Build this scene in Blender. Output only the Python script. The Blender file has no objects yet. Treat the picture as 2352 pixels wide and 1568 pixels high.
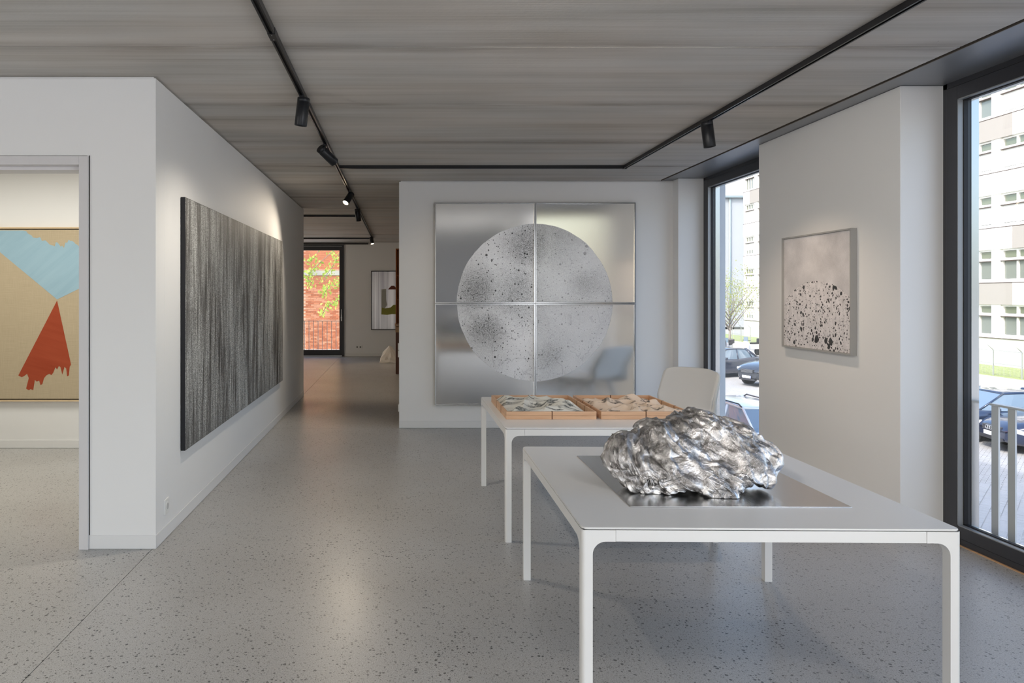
import bpy, bmesh, math, random
import numpy as np
from mathutils import Vector, Matrix, Euler

random.seed(7)
np.random.seed(7)
C = bpy.context.scene.collection
PI = math.pi

# ------------------------------------------------------------------ camera
F = 1607.0                       # focal length in pixels of the 2352 px frame
cam_d = bpy.data.cameras.new('camera')
cam_d.sensor_width = 36.0
cam_d.lens = F / 2352 * 36.0
cam_d.shift_x = (1176 - 920) / 2352
cam_d.shift_y = -(784 - 678) / 2352
cam_d.clip_start = 0.05
cam_d.clip_end = 400
cam = bpy.data.objects.new('camera', cam_d)
C.objects.link(cam)
cam.location = (0, 0, 1.605)
cam.rotation_euler = (PI / 2, 0, 0)
bpy.context.scene.camera = cam

# ------------------------------------------------------------------ view, world, sun
sc = bpy.context.scene
sc.view_settings.view_transform = 'Standard'
sc.view_settings.look = 'None'
sc.view_settings.gamma = 1
sc.view_settings.use_curve_mapping = False
sc.view_settings.exposure = 0.66
sc.cycles.max_bounces = 10
sc.cycles.diffuse_bounces = 5
sc.cycles.glossy_bounces = 4
sc.cycles.transmission_bounces = 6
sc.cycles.transparent_max_bounces = 12
sc.cycles.caustics_reflective = False
sc.cycles.caustics_refractive = False
sc.cycles.sample_clamp_indirect = 5.0
sc.cycles.use_denoising = True

world = bpy.data.worlds.new('sky')
sc.world = world
world.use_nodes = True
wn = world.node_tree
wn.nodes.clear()
w_out = wn.nodes.new('ShaderNodeOutputWorld')
w_bg = wn.nodes.new('ShaderNodeBackground')
w_sky = wn.nodes.new('ShaderNodeTexSky')
w_sky.sky_type = 'NISHITA'
w_sky.sun_disc = False
w_sky.sun_elevation = math.radians(42)
w_sky.sun_rotation = math.radians(229)
w_sky.air_density = 1.0
w_sky.dust_density = 3.0
w_sky.ozone_density = 1.0
w_bg.inputs['Strength'].default_value = 0.385
wn.links.new(w_sky.outputs[0], w_bg.inputs['Color'])
wn.links.new(w_bg.outputs[0], w_out.inputs['Surface'])

SUN_DIR = Vector((0.75, 0.66, -math.tan(math.radians(42)))).normalized()
sun_d = bpy.data.lights.new('sun', 'SUN')
sun_d.energy = 1.8
sun_d.angle = math.radians(0.6)
sun_d.color = (1.0, 0.95, 0.88)
sun = bpy.data.objects.new('sun', sun_d)
C.objects.link(sun)
sun.location = (-20, -20, 30)
sun.rotation_euler = SUN_DIR.to_track_quat('-Z', 'Y').to_euler()


def area(name, loc, direction, sx, sy, power, color):
    d = bpy.data.lights.new(name, 'AREA')
    d.shape = 'RECTANGLE'
    d.size = sx
    d.size_y = sy
    d.energy = power
    d.color = color
    o = bpy.data.objects.new(name, d)
    C.objects.link(o)
    o.location = loc
    o.rotation_euler = Vector(direction).to_track_quat('-Z', 'Z').to_euler()
    return o


# added fill lamps standing in for invented windows beside and behind the camera
area('added_fill_right', (3.50, -1.65, 1.5), (-1, 0, 0), 4.6, 2.6, 145, (0.95, 0.965, 1.0))
area('added_fill_rear', (-2.2, -4.90, 1.5), (0, 1, 0), 5.0, 2.6, 14, (0.90, 0.93, 1.0))
area('added_fill_left', (-6.85, 0.2, 1.5), (1, 0, 0), 5.5, 2.6, 80, (1.0, 0.985, 0.97))
# added warm fill lamp for the rear gallery, out of view on the left
area('added_fill_far_left', (-6.9, 15.0, 1.6), (1, 0, 0), 4.0, 2.4, 52, (1.0, 0.90, 0.74))
# ceiling lamp of the side room, above the door head
area('side_room_ceiling_light', (-3.6, 5.9, 2.96), (0, 0, -1), 3.0, 1.0, 34, (1.0, 0.96, 0.86))


# ------------------------------------------------------------------ node helpers
def mat(name, color=(0.8, 0.8, 0.8), rough=0.5, metal=0.0, spec=0.5, coat=0.0, emit=None, estr=0.0):
    m = bpy.data.materials.new(name)
    m.use_nodes = True
    b = m.node_tree.nodes['Principled BSDF']
    b.inputs['Base Color'].default_value = (*color, 1)
    b.inputs['Roughness'].default_value = rough
    b.inputs['Metallic'].default_value = metal
    b.inputs['Specular IOR Level'].default_value = spec
    b.inputs['Coat Weight'].default_value = coat
    if emit:
        b.inputs['Emission Color'].default_value = (*emit, 1)
        b.inputs['Emission Strength'].default_value = estr
    return m


class NT:
    def __init__(self, m):
        self.t = m.node_tree
        self.b = self.t.nodes['Principled BSDF']

    def n(self, kind, **kw):
        x = self.t.nodes.new(kind)
        for k, v in kw.items():
            setattr(x, k, v)
        return x

    def l(self, a, b):
        self.t.links.new(a, b)

    def put(self, sock, v):
        if hasattr(v, 'is_output'):
            self.l(v, sock)
        else:
            sock.default_value = v

    def pos(self):
        return self.n('ShaderNodeNewGeometry').outputs['Position']

    def uv(self):
        return self.n('ShaderNodeTexCoord').outputs['UV']

    def obj(self):
        return self.n('ShaderNodeTexCoord').outputs['Object']

    def mp(self, v, scale=(1, 1, 1), loc=(0, 0, 0), rot=(0, 0, 0)):
        x = self.n('ShaderNodeMapping')
        x.inputs['Scale'].default_value = scale
        x.inputs['Location'].default_value = loc
        x.inputs['Rotation'].default_value = rot
        self.l(v, x.inputs['Vector'])
        return x.outputs[0]

    def noise(self, v, scale=5, detail=4, rough=0.5, dist=0.0):
        x = self.n('ShaderNodeTexNoise')
        x.inputs['Scale'].default_value = scale
        x.inputs['Detail'].default_value = detail
        x.inputs['Roughness'].default_value = rough
        x.inputs['Distortion'].default_value = dist
        self.l(v, x.inputs['Vector'])
        return x.outputs['Fac']

    def vor(self, v, scale=5, out='Distance', feature='F1', rnd=1.0):
        x = self.n('ShaderNodeTexVoronoi', feature=feature)
        x.inputs['Scale'].default_value = scale
        x.inputs['Randomness'].default_value = rnd
        self.l(v, x.inputs['Vector'])
        return x.outputs[out]

    def math(self, op, a, b=0.0, c=0.0, clamp=False):
        x = self.n('ShaderNodeMath', operation=op)
        x.use_clamp = clamp
        self.put(x.inputs[0], a)
        self.put(x.inputs[1], b)
        if len(x.inputs) > 2:
            self.put(x.inputs[2], c)
        return x.outputs[0]

    def ramp(self, f, stops, interp='LINEAR'):
        x = self.n('ShaderNodeValToRGB')
        x.color_ramp.interpolation = interp
        e = x.color_ramp.elements
        while len(e) < len(stops):
            e.new(0.5)
        for i, (p, c) in enumerate(stops):
            e[i].position = p
            if not hasattr(c, '__len__'):
                c = (c, c, c)
            e[i].color = (*c, 1)
        self.put(x.inputs[0], f)
        return x.outputs[0]

    def mix(self, f, a, b, blend='MIX'):
        x = self.n('ShaderNodeMix', data_type='RGBA', blend_type=blend)
        self.put(x.inputs[0], f)
        for s, v in ((x.inputs[6], a), (x.inputs[7], b)):
            if hasattr(v, 'is_output'):
                self.l(v, s)
            else:
                s.default_value = (*v, 1)
        return x.outputs[2]

    def rng(self, f, a, b, c=0.0, d=1.0, smooth=False):
        x = self.n('ShaderNodeMapRange')
        if smooth:
            x.interpolation_type = 'SMOOTHSTEP'
        self.put(x.inputs[0], f)
        for i, v in enumerate((a, b, c, d)):
            x.inputs[i + 1].default_value = v
        return x.outputs[0]

    def sep(self, v):
        x = self.n('ShaderNodeSeparateXYZ')
        self.l(v, x.inputs[0])
        return x.outputs

    def comb(self, a, b, c=0.0):
        x = self.n('ShaderNodeCombineXYZ')
        self.put(x.inputs[0], a)
        self.put(x.inputs[1], b)
        self.put(x.inputs[2], c)
        return x.outputs[0]

    def bump(self, h, strength=0.3, dist=0.01):
        x = self.n('ShaderNodeBump')
        x.inputs['Strength'].default_value = strength
        x.inputs['Distance'].default_value = dist
        self.l(h, x.inputs['Height'])
        self.l(x.outputs[0], self.b.inputs['Normal'])

    def color(self, v):
        self.put(self.b.inputs['Base Color'], v)


def painted(name, color, rough=0.6, var=0.03, bump=0.06, spec=0.3):
    m = mat(name, color, rough, spec=spec)
    t = NT(m)
    p = t.pos()
    n = t.noise(p, 1.3, 3)
    d = tuple(c * (1 - var) for c in color)
    t.color(t.mix(n, d, color))
    t.bump(t.noise(p, 160, 3), bump, 0.002)
    return m


M = {}
M['wall'] = painted('wall_paint', (0.85, 0.85, 0.845))
M['base'] = painted('baseboard_paint', (0.80, 0.80, 0.795), 0.45)
M['trim'] = painted('door_trim_paint', (0.70, 0.685, 0.69), 0.4)
M['gap'] = mat('shadow_gap', (0.05, 0.048, 0.045), 0.8)
M['black'] = mat('black_powder_coat', (0.012, 0.013, 0.016), 0.38, spec=0.4)
M['track'] = mat('black_track', (0.010, 0.010, 0.012), 0.3, spec=0.5)
M['inner'] = mat('track_channel', (0.004, 0.004, 0.004), 0.6)
M['frame'] = mat('anthracite_frame', (0.035, 0.036, 0.042), 0.35, spec=0.5)
M['seal'] = mat('rubber_seal', (0.008, 0.008, 0.010), 0.6)
M['bead'] = mat('grey_glazing_bead', (0.30, 0.31, 0.32), 0.4, metal=0.3)
M['alu'] = mat('aluminium', (0.50, 0.505, 0.51), 0.22, metal=1.0)
M['steel'] = mat('brushed_steel', (0.62, 0.63, 0.65), 0.3, metal=1.0)
M['white'] = painted('white_table_coat', (0.80, 0.80, 0.79), 0.32, 0.01, 0.02, 0.5)
M['plastic'] = mat('white_plastic', (0.82, 0.82, 0.80), 0.3)
M['soffit'] = mat('soffit_sheet', (0.30, 0.31, 0.33), 0.38, metal=0.55)
M['emit'] = mat('lit_lens', (1, 0.9, 0.75), 0.3, emit=(1.0, 0.78, 0.50), estr=14)
M['lens'] = mat('dark_lens', (0.10, 0.07, 0.04), 0.25, spec=0.5)
M['hole'] = mat('socket_hole', (0.10, 0.10, 0.10), 0.6)


def mk_glass():
    m = mat('window_glass', (1, 1, 1), 0.0)
    t = m.node_tree
    t.nodes.remove(t.nodes['Principled BSDF'])
    out = t.nodes['Material Output']
    tr = t.nodes.new('ShaderNodeBsdfTransparent')
    tr.inputs[0].default_value = (0.97, 0.985, 0.985, 1)
    gl = t.nodes.new('ShaderNodeBsdfGlossy')
    gl.inputs['Roughness'].default_value = 0.0
    lw = t.nodes.new('ShaderNodeLayerWeight')
    pw = t.nodes.new('ShaderNodeMath')
    pw.operation = 'POWER'
    pw.inputs[1].default_value = 4.5
    t.links.new(lw.outputs['Facing'], pw.inputs[0])
    fr = t.nodes.new('ShaderNodeMath')
    fr.operation = 'MULTIPLY_ADD'
    fr.inputs[1].default_value = 0.6
    fr.inputs[2].default_value = 0.035
    t.links.new(pw.outputs[0], fr.inputs[0])
    mx = t.nodes.new('ShaderNodeMixShader')
    t.links.new(fr.outputs[0], mx.inputs[0])
    t.links.new(tr.outputs[0], mx.inputs[1])
    t.links.new(gl.outputs[0], mx.inputs[2])
    t.links.new(mx.outputs[0], out.inputs[0])
    return m


M['glass'] = mk_glass()


def mk_ceiling():
    m = mat('board_marked_concrete', (0.3, 0.3, 0.29), 0.75, spec=0.25)
    t = NT(m)
    p = t.pos()
    oi = t.n('ShaderNodeObjectInfo').outputs['Random']
    fine = t.noise(t.mp(p, (0.5, 50, 1)), 1.0, 4, 0.6, 0.2)
    mid = t.noise(t.mp(p, (0.35, 7, 1)), 1.0, 4, 0.55)
    big = t.noise(t.mp(p, (0.5, 1.1, 1)), 1.0, 3, 0.5)
    s = t.math('ADD', t.math('MULTIPLY', fine, 0.26), t.math('MULTIPLY', mid, 0.50))
    s = t.math('ADD', s, t.math('MULTIPLY', big, 0.40))
    s = t.math('ADD', s, t.math('MULTIPLY', oi, 0.05))
    col = t.ramp(s, [(0.42, (0.37, 0.335, 0.29)), (0.54, (0.52, 0.49, 0.445)), (0.66, (0.63, 0.60, 0.56)), (0.85, (0.72, 0.70, 0.66))])
    # brown water marks that run along the joints, and pinholes
    y = t.sep(p)[1]
    fr = t.math('FRACT', t.math('DIVIDE', t.math('SUBTRACT', y, 0.29), 1.207))
    dj = t.math('MINIMUM', fr, t.math('SUBTRACT', 1.0, fr))
    near = t.rng(dj, 0.0, 0.09, 1.0, 0.0, True)
    blot = t.rng(t.noise(t.mp(p, (0.8, 9, 1)), 1.0, 4, 0.6), 0.46, 0.66, 0, 1)
    stain = t.math('MULTIPLY', near, blot)
    band = t.math('MULTIPLY', t.rng(dj, 0.0, 0.10, 1.0, 0.0), t.rng(t.noise(t.mp(p, (0.35, 2.0, 1), (5, 2, 0)), 1.0, 2), 0.42, 0.6, 0, 1))
    col = t.mix(t.math('MULTIPLY', band, 0.38), col, (0.22, 0.20, 0.18))
    tint = t.noise(t.mp(p, (0.7, 2.2, 1), (9, 4, 0)), 1.0, 2)
    col = t.mix(0.16, col, t.ramp(tint, [(0.38, (0.40, 0.44, 0.46)), (0.62, (0.60, 0.50, 0.42))]))
    col = t.mix(t.math('MULTIPLY', stain, 0.62), col, (0.20, 0.15, 0.11))
    hole = t.rng(t.vor(p, 2.2), 0.0, 0.012, 1.0, 0.0)
    col = t.mix(t.math('MULTIPLY', hole, 0.7), col, (0.05, 0.04, 0.04))
    t.color(col)
    h = t.math('ADD', fine, t.math('MULTIPLY', t.noise(p, 40, 3), 0.4))
    t.bump(h, 0.22, 0.006)
    return m


def mk_floor():
    m = mat('ground_terrazzo_concrete', (0.3, 0.3, 0.3), 0.3, spec=0.45)
    t = NT(m)
    p = t.pos()
    base = t.noise(p, 1.1, 2, 0.5)
    fine = t.noise(p, 190, 3, 0.75)
    col = t.ramp(base, [(0.3, (0.39, 0.375, 0.35)), (0.5, (0.435, 0.423, 0.40)), (0.72, (0.475, 0.466, 0.447))])
    col = t.mix(0.45, col, t.ramp(fine, [(0.36, 0.22), (0.64, 0.72)]), 'MIX')
    pw = t.n('ShaderNodeVectorMath', operation='ADD')
    t.l(p, pw.inputs[0])
    nz = t.n('ShaderNodeTexNoise')
    nz.inputs['Scale'].default_value = 60
    t.l(p, nz.inputs['Vector'])
    sc_ = t.n('ShaderNodeVectorMath', operation='SCALE')
    sc_.inputs['Scale'].default_value = 0.012
    t.l(nz.outputs['Color'], sc_.inputs[0])
    t.l(sc_.outputs[0], pw.inputs[1])
    q = pw.outputs[0]

    def specks(scale, rad, share, seed):
        v = t.n('ShaderNodeTexVoronoi')
        v.inputs['Scale'].default_value = scale
        t.l(t.mp(q, (1, 1, 1), (seed, seed * 2, 0)), v.inputs['Vector'])
        r = t.sep(v.outputs['Color'])
        size = t.math('MULTIPLY', r[1], rad)
        inside = t.math('LESS_THAN', v.outputs['Distance'], size)
        pick = t.math('LESS_THAN', r[0], share)
        return t.math('MULTIPLY', inside, pick), r[2]
    d1, r1 = specks(58, 0.42, 0.42, 3)
    d2, r2 = specks(125, 0.46, 0.60, 11)
    w1, r3 = specks(60, 0.34, 0.20, 23)
    dens = t.rng(t.noise(p, 0.9, 2), 0.3, 0.7, 0.55, 1.0)
    col = t.mix(t.math('MULTIPLY', w1, 0.6), col, t.ramp(r3, [(0, (0.58, 0.56, 0.52)), (1, (0.42, 0.38, 0.33))]))
    col = t.mix(t.math('MULTIPLY', d2, t.math('MULTIPLY', dens, 0.90)), col, t.ramp(r2, [(0, (0.06, 0.06, 0.06)), (1, (0.19, 0.17, 0.15))]))
    col = t.mix(t.math('MULTIPLY', d1, t.math('MULTIPLY', dens, 0.97)), col, t.ramp(r1, [(0, (0.022, 0.024, 0.028)), (1, (0.13, 0.12, 0.11))]))
    t.color(col)
    rg = t.rng(t.noise(t.mp(p, (1.5, 1.5, 1)), 1.0, 1), 0.3, 0.7, 0.31, 0.37)
    t.put(t.b.inputs['Roughness'], rg)
    t.bump(t.noise(p, 3, 1), 0.03, 0.004)
    return m


def mk_wood(name, c1, c2, scale=(1, 18, 18), rough=0.45):
    m = mat(name, c1, rough)
    t = NT(m)
    v = t.mp(t.obj(), scale)
    n = t.noise(v, 2.5, 5, 0.6, 0.4)
    t.color(t.ramp(n, [(0.3, c1), (0.7, c2)]))
    t.bump(n, 0.08, 0.002)
    return m


M['ceiling'] = mk_ceiling()
M['floor'] = mk_floor()
M['beech'] = mk_wood('beech_wood', (0.56, 0.33, 0.195), (0.70, 0.45, 0.28))
M['orangewood'] = mk_wood('orange_wood', (0.42, 0.12, 0.02), (0.55, 0.19, 0.04), (14, 14, 1))
M['darkwood'] = mk_wood('dark_brown_wood', (0.10, 0.03, 0.012), (0.16, 0.05, 0.02), (14, 14, 1))
M['palewood'] = mk_wood('pale_wood', (0.50, 0.30, 0.16), (0.60, 0.38, 0.22))
M['cord'] = mat('brown_cord', (0.16, 0.075, 0.035), 0.6)


# ------------------------------------------------------------------ mesh helpers
def link(name, me, m=None, parent=None, loc=(0, 0, 0), rot=(0, 0, 0)):
    o = bpy.data.objects.new(name, me)
    C.objects.link(o)
    if m is not None:
        for mm in (m if isinstance(m, (list, tuple)) else [m]):
            me.materials.append(mm)
    if parent is not None:
        o.parent = parent
    o.location = loc
    o.rotation_euler = rot
    return o


def tag(o, label=None, cat=None, group=None, kind=None):
    if label:
        o['label'] = label
    if cat:
        o['category'] = cat
    if group:
        o['group'] = group
    if kind:
        o['kind'] = kind
    return o


def thing(name, label, cat, loc=(0, 0, 0), rotz=0.0, group=None, kind=None):
    o = bpy.data.objects.new(name, None)
    o.empty_display_size = 0.1
    C.objects.link(o)
    o.location = loc
    o.rotation_euler = (0, 0, rotz)
    return tag(o, label, cat, group, kind)


def bm_box(bm, x0, x1, y0, y1, z0, z1, mi=0):
    v = [bm.verts.new(p) for p in ((x0, y0, z0), (x1, y0, z0), (x1, y1, z0), (x0, y1, z0),
                                   (x0, y0, z1), (x1, y0, z1), (x1, y1, z1), (x0, y1, z1))]
    for f in ((0, 3, 2, 1), (4, 5, 6, 7), (0, 1, 5, 4), (1, 2, 6, 5), (2, 3, 7, 6), (3, 0, 4, 7)):
        bm.faces.new([v[i] for i in f]).material_index = mi


def to_mesh(bm, name, smooth=False, bevel=0.0, segs=2):
    if bevel > 0:
        bmesh.ops.bevel(bm, geom=list(bm.edges), offset=bevel, segments=segs, affect='EDGES', profile=0.5)
    bmesh.ops.recalc_face_normals(bm, faces=bm.faces)
    me = bpy.data.meshes.new(name)
    bm.to_mesh(me)
    bm.free()
    if smooth:
        for p in me.polygons:
            p.use_smooth = True
    return me


def box(name, x0, x1, y0, y1, z0, z1, m, parent=None, bevel=0.0, kind=None, segs=2):
    bm = bmesh.new()
    bm_box(bm, x0, x1, y0, y1, z0, z1)
    o = link(name, to_mesh(bm, name, False, bevel, segs), m, parent)
    if kind:
        o['kind'] = kind
    return o


def boxes(name, lst, m, parent=None, kind=None, bevel=0.0):
    bm = bmesh.new()
    for b in lst:
        bm_box(bm, *b)
    o = link(name, to_mesh(bm, name, False, bevel), m, parent)
    if kind:
        o['kind'] = kind
    return o


def cyl_bm(bm, p0, p1, r0, r1=None, seg=24, cap=True, mi=0):
    r1 = r0 if r1 is None else r1
    p0, p1 = Vector(p0), Vector(p1)
    q = (p1 - p0).to_track_quat('Z', 'Y')
    a, b = [], []
    for i in range(seg):
        c = Vector((math.cos(2 * PI * i / seg), math.sin(2 * PI * i / seg), 0))
        a.append(bm.verts.new(p0 + q @ (c * r0)))
        b.append(bm.verts.new(p1 + q @ (c * r1)))
    for i in range(seg):
        j = (i + 1) % seg
        f = bm.faces.new((a[i], a[j], b[j], b[i]))
        f.smooth = True
        f.material_index = mi
    if cap:
        bm.faces.new(a[::-1]).material_index = mi
        bm.faces.new(b).material_index = mi


def cyl(name, p0, p1, r0, m, parent=None, r1=None, seg=24):
    bm = bmesh.new()
    cyl_bm(bm, p0, p1, r0, r1, seg)
    return link(name, to_mesh(bm, name), m, parent)


def poly(name, pts, m, parent=None, plane='XZ', at=0.0, thick=0.001, uv=None):
    """flat piece cut from an outline, extruded by thick; plane XZ faces -Y"""
    bm = bmesh.new()
    vs = []
    for a, b in pts:
        vs.append(bm.verts.new((a, at, b) if plane == 'XZ' else (a, b, at) if plane == 'XY' else (at, a, b)))
    f = bm.faces.new(vs)
    d = {'XZ': (0, thick, 0), 'XY': (0, 0, thick), 'YZ': (thick, 0, 0)}[plane]
    r = bmesh.ops.extrude_face_region(bm, geom=[f])
    bmesh.ops.translate(bm, vec=d, verts=[g for g in r['geom'] if isinstance(g, bmesh.types.BMVert)])
    bmesh.ops.triangulate(bm, faces=[g for g in bm.faces if len(g.verts) > 4])
    return link(name, to_mesh(bm, name), m, parent)


def uv_box(name, x0, x1, y0, y1, z0, z1, m, parent, u, v, axis='XZ'):
    """box whose uv is a planar map: u=(u0,u1) over the first axis, v=(v0,v1) over z"""
    bm = bmesh.new()
    bm_box(bm, x0, x1, y0, y1, z0, z1)
    bmesh.ops.recalc_face_normals(bm, faces=bm.faces)
    L = bm.loops.layers.uv.new('UVMap')
    for f in bm.faces:
        for l in f.loops:
            c = l.vert.co
            a = (c.x - x0) / (x1 - x0) if axis == 'XZ' else (c.y - y0) / (y1 - y0)
            l[L].uv = (u[0] + a * (u[1] - u[0]), v[0] + (c.z - z0) / (z1 - z0) * (v[1] - v[0]))
    me = bpy.data.meshes.new(name)
    bm.to_mesh(me)
    bm.free()
    return link(name, me, m, parent)


def copy_tree(o, parent=None):
    c = o.copy()
    C.objects.link(c)
    c.parent = parent
    for ch in list(o.children):
        copy_tree(ch, c)
    return c


# ================================================================== THE ROOM
H = 2.992
SX = 3.59           # inner plane of the street windows
# floor: three cast slabs with narrow joints
fl = thing('floor', None, None, kind='structure')
G = 0.004
box('floor_slab', -1.573 + G, 3.60, -5.0, 8.455, -0.25, 0, M['floor'], fl)
box('floor_slab', -7.0, -1.573, -5.0, 11.0, -0.25, 0, M['floor'], fl)
box('floor_slab', -1.573 + G, 3.60, 8.455 + G, 18.45, -0.25, 0, M['floor'], fl)
box('floor_slab', -7.0, -1.573, 11.0 + G, 18.45, -0.25, 0, M['floor'], fl)
box('joint_bed', -7.0, 3.6, -5.0, 18.45, -0.30, -0.249, M['gap'], fl)

# ceiling: precast panels across the room, a recessed joint between each pair
ce = thing('ceiling', None, None, kind='structure')
y = 0.29 - 5 * 1.207
prev = None
k = 0
while y < 18.45:
    y0, y1 = max(y + 0.004, -5.2), min(y + 1.207 - 0.004, 18.45)
    if y1 > y0:
        bm = bmesh.new()
        bm_box(bm, -7.0, 3.13, y0, y1, H, H + 0.2)
        for e in list(bm.edges):
            pass
        me = to_mesh(bm, 'ceiling_panel')
        o = link('ceiling_panel', me, M['ceiling'], ce)
        o.location.z = random.uniform(0, 0.003)
    y += 1.207
box('ceiling_joint_bed', -7.0, 3.13, -5.2, 18.45, H + 0.0045, H + 0.19, M['gap'], ce)
# grey sheet soffit over the street windows, black gap beside it
so = thing('trim_1', None, None, kind='structure')
box('shadow_gap', 3.12, 3.165, -5.0, 8.6, H + 0.02, H + 0.1, M['gap'], so)
box('soffit_sheet', 3.163, 3.75, -5.0, 8.6, H, H + 0.05, M['soffit'], so)
box('soffit_edge', 3.155, 3.163, -5.0, 8.6, H - 0.002, H + 0.05, mat('soffit_edge', (0.22, 0.19, 0.16), 0.4, 0.4), so)

WT = H - 0.014       # walls stop short of the ceiling: shadow gap


def wall(name, x0, x1, y0, y1, z0=0.0, z1=WT, gap=True):
    o = box(name, x0, x1, y0, y1, z0, z1, M['wall'], None, 0.002, 'structure', 1)
    if gap:
        g = box('shadow_gap', x0 + 0.02, x1 - 0.02, y0 + 0.02, y1 - 0.02, z1 - 0.002, H + 0.02, M['wall'], o)
    return o


BH = 0.087


def baseboard(name, x0, x1, y0, y1):
    o = box(name, x0, x1, y0, y1, 0.004, BH, M['base'], None, 0.0012, 'structure', 1)
    return o


NY = 4.43           # near face of the wall with the doorway
wall('wall_left', -1.75, -1.55, NY + 0.17, 11.19)
baseboard('baseboard_left', -1.552, -1.546, NY - 0.003, 11.19)
# wall with the doorway
wf = box('wall_left_front', -1.982, -1.55, NY, NY + 0.17, 0, WT, M['wall'], None, 0.0, 'structure')
box('shadow_gap', -7.0, -1.57, NY + 0.02, NY + 0.18, WT - 0.002, H + 0.02, M['wall'], wf)
box('wall_over_door', -3.15, -1.982, NY, NY + 0.17, 2.49, WT, M['wall'], wf)
box('wall_beside_door', -7.0, -3.15, NY, NY + 0.17, 0, WT, M['wall'], wf)
baseboard('baseboard_front', -1.968, -1.546, NY - 0.006, NY + 0.002)
baseboard('baseboard_front', -7.0, -3.16, NY - 0.006, NY + 0.002)
# doorway: steel frame, deeper rebate
dr = thing('door_1', None, None, kind='structure')
box('door_frame', -2.030, -1.972, NY - 0.016, NY + 0.10, 0, 2.484, M['trim'], dr, 0.002)
box('door_frame', -3.14, -3.082, NY - 0.016, NY + 0.10, 0, 2.484, M['trim'], dr, 0.002)
box('door_head', -3.082, -2.030, NY - 0.016, NY + 0.10, 2.430, 2.484, M['trim'], dr, 0.002)
box('door_rebate', -2.052, -2.030, NY + 0.055, NY + 0.19, 0.010, 2.43, M['trim'], dr, 0.001)
box('door_rebate', -3.082, -3.060, NY + 0.055, NY + 0.19, 0.010, 2.43, M['trim'], dr, 0.001)
box('door_rebate', -3.060, -2.052, NY + 0.055, NY + 0.19, 2.408, 2.43, M['trim'], dr, 0.001)
box('frame_shadow_gap', -1.972, -1.966, NY - 0.001, NY + 0.02, BH, 2.49, M['gap'], dr)
# side room behind the doorway
wall('wall_side_room_back', -7.0, -1.75, 7.348, 7.55)
baseboard('baseboard_side_room', -7.0, -1.75, 7.342, 7.35)
wall('wall_side_room_left', -7.15, -7.0, -5.0, 18.45, gap=False)
# solid core behind the side room and passage end
wall('wall_passage_end', -7.0, -1.75, 11.05, 11.19)
# back wall with the big artwork; block continues behind it
BY = 8.457
wall('wall_back', -0.018, 3.75, BY, 8.75)
baseboard('baseboard_back', -0.018, 3.29, BY - 0.006, BY + 0.002)
# street wall piers
pr = wall('wall_right_pier_near', 3.307, 3.75, 4.63, 6.457, z1=H - 0.002, gap=False)
wall('wall_right_pier_far', 3.290, 3.75, 8.29, BY, z1=H - 0.002, gap=False)
baseboard('baseboard_right', 3.301, 3.308, 4.628, 6.457)
wall('wall_right_pier_rear', 3.307, 3.75, 1.0, 2.0, z1=H - 0.002, gap=False)
# the rear gallery
wall('wall_far_right', 3.3, 3.5, 8.75, 18.45)
FY = 18.42
wfar = box('wall_far', -1.49, 3.5, FY, FY + 0.35, 0, H + 0.02, M['wall'], None, 0, 'structure')
box('wall_beside_window', -7.0, -3.6, FY, FY + 0.35, 0, H + 0.02, M['wall'], wfar)
box('wall_over_window', -3.6, -1.49, FY, FY + 0.35, 2.93, H + 0.02, M['wall'], wfar)
baseboard('baseboard_far', -1.48, 3.3, FY - 0.008, FY + 0.002)
# unseen wall behind the camera, darkened to grey the left panels' reflection
M['rearwall'] = painted('dark_grey_wall', (0.15, 0.15, 0.155))
wr = box('wall_rear', 0.6, 3.75, -5.2, -5.0, 0, H, M['rearwall'], None, 0, 'structure')
box('wall_beside_window', -7.0, -4.9, -5.2, -5.0, 0, H, M['wall'], wr)
box('wall_right_rear', 3.59, 3.75, -5.0, -4.2, 0, H, M['wall'], None, 0, 'structure')


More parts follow.
